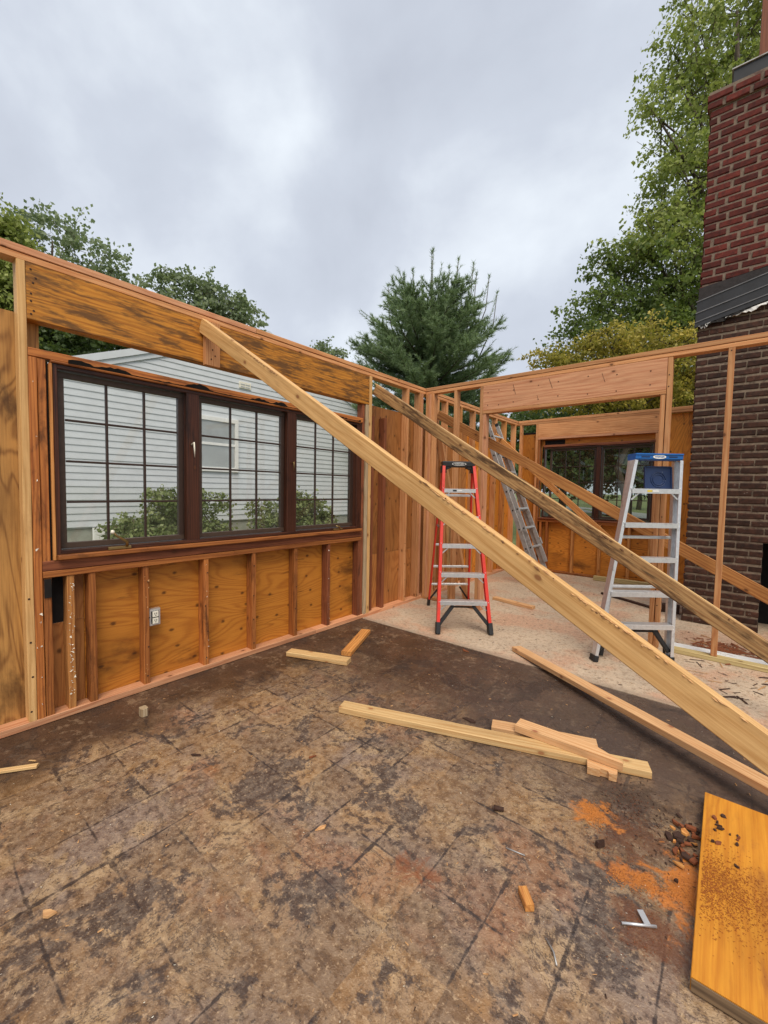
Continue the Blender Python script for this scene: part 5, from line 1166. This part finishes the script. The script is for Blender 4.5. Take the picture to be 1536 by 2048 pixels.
MT = [(-31.63, 9.65, 16.92, 1.34, 0.84), (-30.46, 10.63, 17.13, 1.45, 0.92), (-29.23, 11.57, 16.21, 1.72, 1.15), (-27.73, 12.77, 15.67, 1.53, 1.00), (-26.53, 13.73, 15.31, 1.45, 1.00), (-25.75, 14.32, 14.57, 0.84, 0.69), (-28.86, 11.76, 14.49, 3.06, 1.34), (-30.94, 10.08, 14.83, 2.30, 1.34), (-26.75, 13.44, 13.78, 2.30, 1.15), (-28.52, 12.20, 16.80, 0.96, 0.69)]
tree('shade_tree', (-28.8, 11.8, 0.2), (-28.8, 11.8, 15.8), MT, 9000, 0.26, 'leaf_left', 'rounded tree showing above the middle of the top plate', 0.35, 8, sig=0.45, per=45)
tree('dense_tree', (-27.6, 2.1, 0.2), (-27.6, 2.1, 9.5), [(-28.37, 1.48, 9.90, 2.01, 1.00), (-27.05, 2.58, 10.07, 1.72, 1.00), (-25.49, 3.85, 9.97, 1.72, 0.86), (-27.4, 2.2, 8.3, 2.6, 1.3), (-26, 3.2, 7.0, 3.0, 1.6)], 18000, 0.22, 'leaf_dark', 'dark tree seen under the left end of the stained header', 0.25, 9, sig=0.4)
tree('dense_tree', (-23.7, 6.6, 0.2), (-23.7, 6.6, 9.4), [(-24.15, 4.93, 9.71, 1.58, 0.80), (-23.88, 6.45, 9.79, 1.79, 0.84), (-23.50, 8.07, 9.85, 1.87, 0.87), (-21.79, 9.43, 9.42, 1.87, 0.87), (-23.6, 6.6, 8.0, 2.6, 1.4), (-22.6, 8.2, 7.4, 2.6, 1.6)], 18000, 0.22, 'leaf_dark', 'dark tree just above the ridge of the grey house', 0.25, 10, sig=0.4)
tree('distant_tree', (-19.7, 16.4, 0.2), (-19.7, 16.4, 11.0), [(-20.10, 16.15, 11.45, 0.65, 0.29), (-19.39, 16.71, 11.11, 0.79, 0.36), (-19.7, 16.4, 10.2, 1.5, 0.8), (-19.9, 16.2, 9.0, 1.8, 1.0)], 9000, 0.17, 'leaf_left', 'distant treetop barely showing left of the pine', 0.2, 12, sig=0.32)
for x, y, hh, sd_, lab in ((-6.0, 19.5, 7.0, 31, 'shade tree across the lawn, leftmost through the far window'), (-3.4, 17.5, 6.4, 32, 'leafy tree across the lawn in the left half of the far window'), (-1.0, 20.0, 7.0, 33, 'leafy tree across the lawn behind the middle of the far window'), (1.2, 18.0, 6.6, 34, 'shade tree across the lawn, rightmost through the far window'), (-3.0, 38, 9.0, 35, 'distant tree beyond the road seen through the far window')):
    tree('yard_tree', (x, y, -0.1), (x, y, hh*0.8), [(x, y, hh*0.72, 2.4, 1.6), (x-1.2, y, hh*0.46, 1.9, 1.2), (x+1.3, y+0.6, hh*0.46, 1.9, 1.3), (x, y-0.8, hh*0.38, 2.0, 0.9)], 11000, 0.20, 'leaf_dark', lab, 0.22, sd_, sig=0.40)
# bushes under the neighbour's wall
for x, y, zt, rr, n, sd_, lab in ((-5.6, -0.58, 1.30, 0.70, 5200, 41, 'full green bush seen in the first casement'), (-5.7, 0.20, 1.32, 0.50, 1300, 42, 'thin green bush seen in the middle casement'),
                                  (-5.6, 2.75, 1.26, 0.85, 5200, 43, 'round bush seen in the right casement'), (-5.7, 1.62, 1.10, 0.52, 1000, 44, 'low sparse bush between the middle and right casements'), (-5.5, -1.42, 0.80, 0.50, 1800, 45, 'low bush at the left of the first casement')):
    g0 = ground_z(x, y)
    tree('bush', (x, y, g0), (x, y, zt-0.15), [(x, y-0.1, zt-rr*0.35, rr*0.75, rr*0.42), (x+0.05, y+rr*0.45, zt-rr*0.75, rr*0.55, rr*0.35), (x, y-rr*0.55, zt-rr*0.85, rr*0.55, rr*0.32), (x+0.1, y, g0+0.25, rr*0.9, 0.22)], n, 0.075, 'leaf_bush', lab, 0.03, sd_, cat='bush', sig=0.10, per=20)

# white pine
def pine():
    base = Vector((-4.95, 7.5, 0.1)); rng = np.random.default_rng(77); r = random.Random(77)
    T = thing('pine_tree', base, 'bushy blue-green pine behind the corner of the walls', 'tree')
    tv, tf = [], []
    def add(pts, rad, n=5):
        vv, ff = tube('', pts, rad, n, obj=False); i = len(tv); tv.extend(vv); tf.extend([tuple(q+i for q in k) for k in ff])
    add([base, base+V(0, 0, 3), base+V(0.05, 0, 6), base+V(0, 0.05, 8.3)], [0.2, 0.15, 0.08, 0.03], 9)
    shoots = []          # (start, dir, length, density)
    def half_width(z):   # dome outline
        t = (z-2.2)/(7.9-2.2); return 2.55*math.sqrt(max(0.05, 1-max(t, 0)**2.6))
    z = 2.2
    while z < 7.25:
        R_ = half_width(z); nb = 10
        for k in range(nb):
            a = r.uniform(0, 6.283); L_ = R_*r.uniform(0.72, 1.08); rise = (0.16+0.085*(z-2.2))*L_*0.6
            s = base+V(0, 0, z-0.1)+V(r.uniform(-.05, .05), r.uniform(-.05, .05), 0)
            dirh = V(math.cos(a), math.sin(a), 0)
            pts = [s, s+dirh*L_*0.5+V(0, 0, rise*0.30), s+dirh*L_*0.85+V(0, 0, rise*0.75), s+dirh*L_+V(0, 0, rise*1.15)]
            add(pts, [0.035, 0.022, 0.012, 0.004], 4)
            m = max(4, int(L_/0.15))
            for i in range(2, m+1):
                t = i/m; p = pts[0].lerp(pts[1], min(t*2, 1)) if t < 0.5 else (pts[1].lerp(pts[2], (t-.5)/.35) if t < .85 else pts[2].lerp(pts[3], (t-.85)/.15))
                for sgn in (-1, 1):
                    dv = (dirh*r.uniform(.5, 1.0)+V(-dirh.y, dirh.x, 0)*sgn*r.uniform(.4, 1.0)+V(0, 0, r.uniform(.15, .8))).normalized()
                    shoots.append((p, dv, r.uniform(.22, .42), 1.0))
            shoots.append((pts[2], (pts[3]-pts[2]).normalized(), (pts[3]-pts[2]).length+0.12, 1.0))
            if z > 4.2 and r.random() < 0.45:   # long bare tip
                e_ = pts[3]; dv = (dirh*r.uniform(.5, 1.0)+V(0, 0, r.uniform(.35, .9))).normalized(); shoots.append((e_, dv, r.uniform(.35, .75), 0.30))
        z += 0.20
    for dx, dy, hh in ((0.05, 0, 9.32), (-0.03, 0.05, 9.30), (0.75, .45, 9.0), (1.15, .75, 8.85), (-0.5, -0.35, 8.7), (-0.75, -.5, 8.6), (-1.15, -0.85, 8.2), (1.55, 1.1, 8.45), (0.5, .3, 8.75), (0.3, 0.3, 8.6), (-0.3, -.1, 8.5), (1.35, .6, 8.4), (1.8, 1.2, 7.9)):
        p = base+V(dx*0.75, dy*0.75, 0); p.z = hh-2.1; q = V(base.x+dx, base.y+dy, hh)
        add([p, p.lerp(q, .5)+V(dx*.08, dy*.08, 0), q], [0.022, 0.015, 0.009], 4); shoots.append((p.lerp(q, 0.35), (q-p).normalized(), 1.35, 0.30)); shoots.append((q-V(0, 0, .06), V(0, 0, 1), 0.10, 1.5))
        for _ in range(3): shoots.append((p, V(r.uniform(-1, 1), r.uniform(-1, 1), .8).normalized(), .45, 1.0))
    P0 = np.array([s[0][:] for s in shoots]); Dv = np.array([s[1][:] for s in shoots]); Ls = np.array([s[2] for s in shoots]); den = np.array([s[3] for s in shoots])
    cnt = np.maximum(6, (Ls*230*den)).astype(int); idx = np.repeat(np.arange(len(shoots)), cnt); m = len(idx)
    t = rng.random(m); p = P0[idx]+Dv[idx]*(Ls[idx]*t)[:, None]
    rd = rng.normal(size=(m, 3)); d = Dv[idx]*0.9+rd/np.linalg.norm(rd, axis=1)[:, None]*0.75; d /= np.linalg.norm(d, axis=1)[:, None]
    wv = np.cross(d, rng.normal(size=(m, 3))); wv /= np.linalg.norm(wv, axis=1)[:, None]
    l = rng.uniform(.09, .17, m)[:, None]; wd = 0.0075
    V_ = np.stack([p-wv*wd, p+wv*wd, p+d*l], 1).reshape(-1, 3); F = np.arange(3*m).reshape(-1, 3)
    st = rng.random(len(shoots)); tint = np.clip(0.5*st[idx]+0.5*rng.random(m), 0, 1)
    link('crown', big_mesh('crown', V_, F, tint), M['needle'], T)
    for s in shoots: add([s[0], s[0]+s[1]*s[2]], [0.007, 0.003], 3)
    link('trunk', pydata('trunk', tv, tf, True), M['pinebark'], T)
    return m
pine()
# rough grass in the side yard
def grass():
    rng = np.random.default_rng(5); n = 26000
    x = rng.uniform(-6.3, -0.5, n); y = rng.uniform(-4.5, 6, n); zz = np.array([ground_z(a, 0) for a in x])
    h = rng.uniform(.04, .11, n); a = rng.uniform(0, 6.28, n); wd = 0.006
    p = np.stack([x, y, zz-0.02], 1); s = np.stack([np.cos(a)*wd, np.sin(a)*wd, 0*a], 1); tip = p+np.stack([rng.normal(0, .03, n), rng.normal(0, .03, n), h+0.02], 1)
    me = big_mesh('grass', np.stack([p-s, p+s, tip], 1).reshape(-1, 3), np.arange(3*n).reshape(-1, 3), rng.random(n))
    return tag(link('grass', me, M['grass']), 'rough grass of the side yard between the wall and the grey house', 'grass', None, 'stuff')
grass()
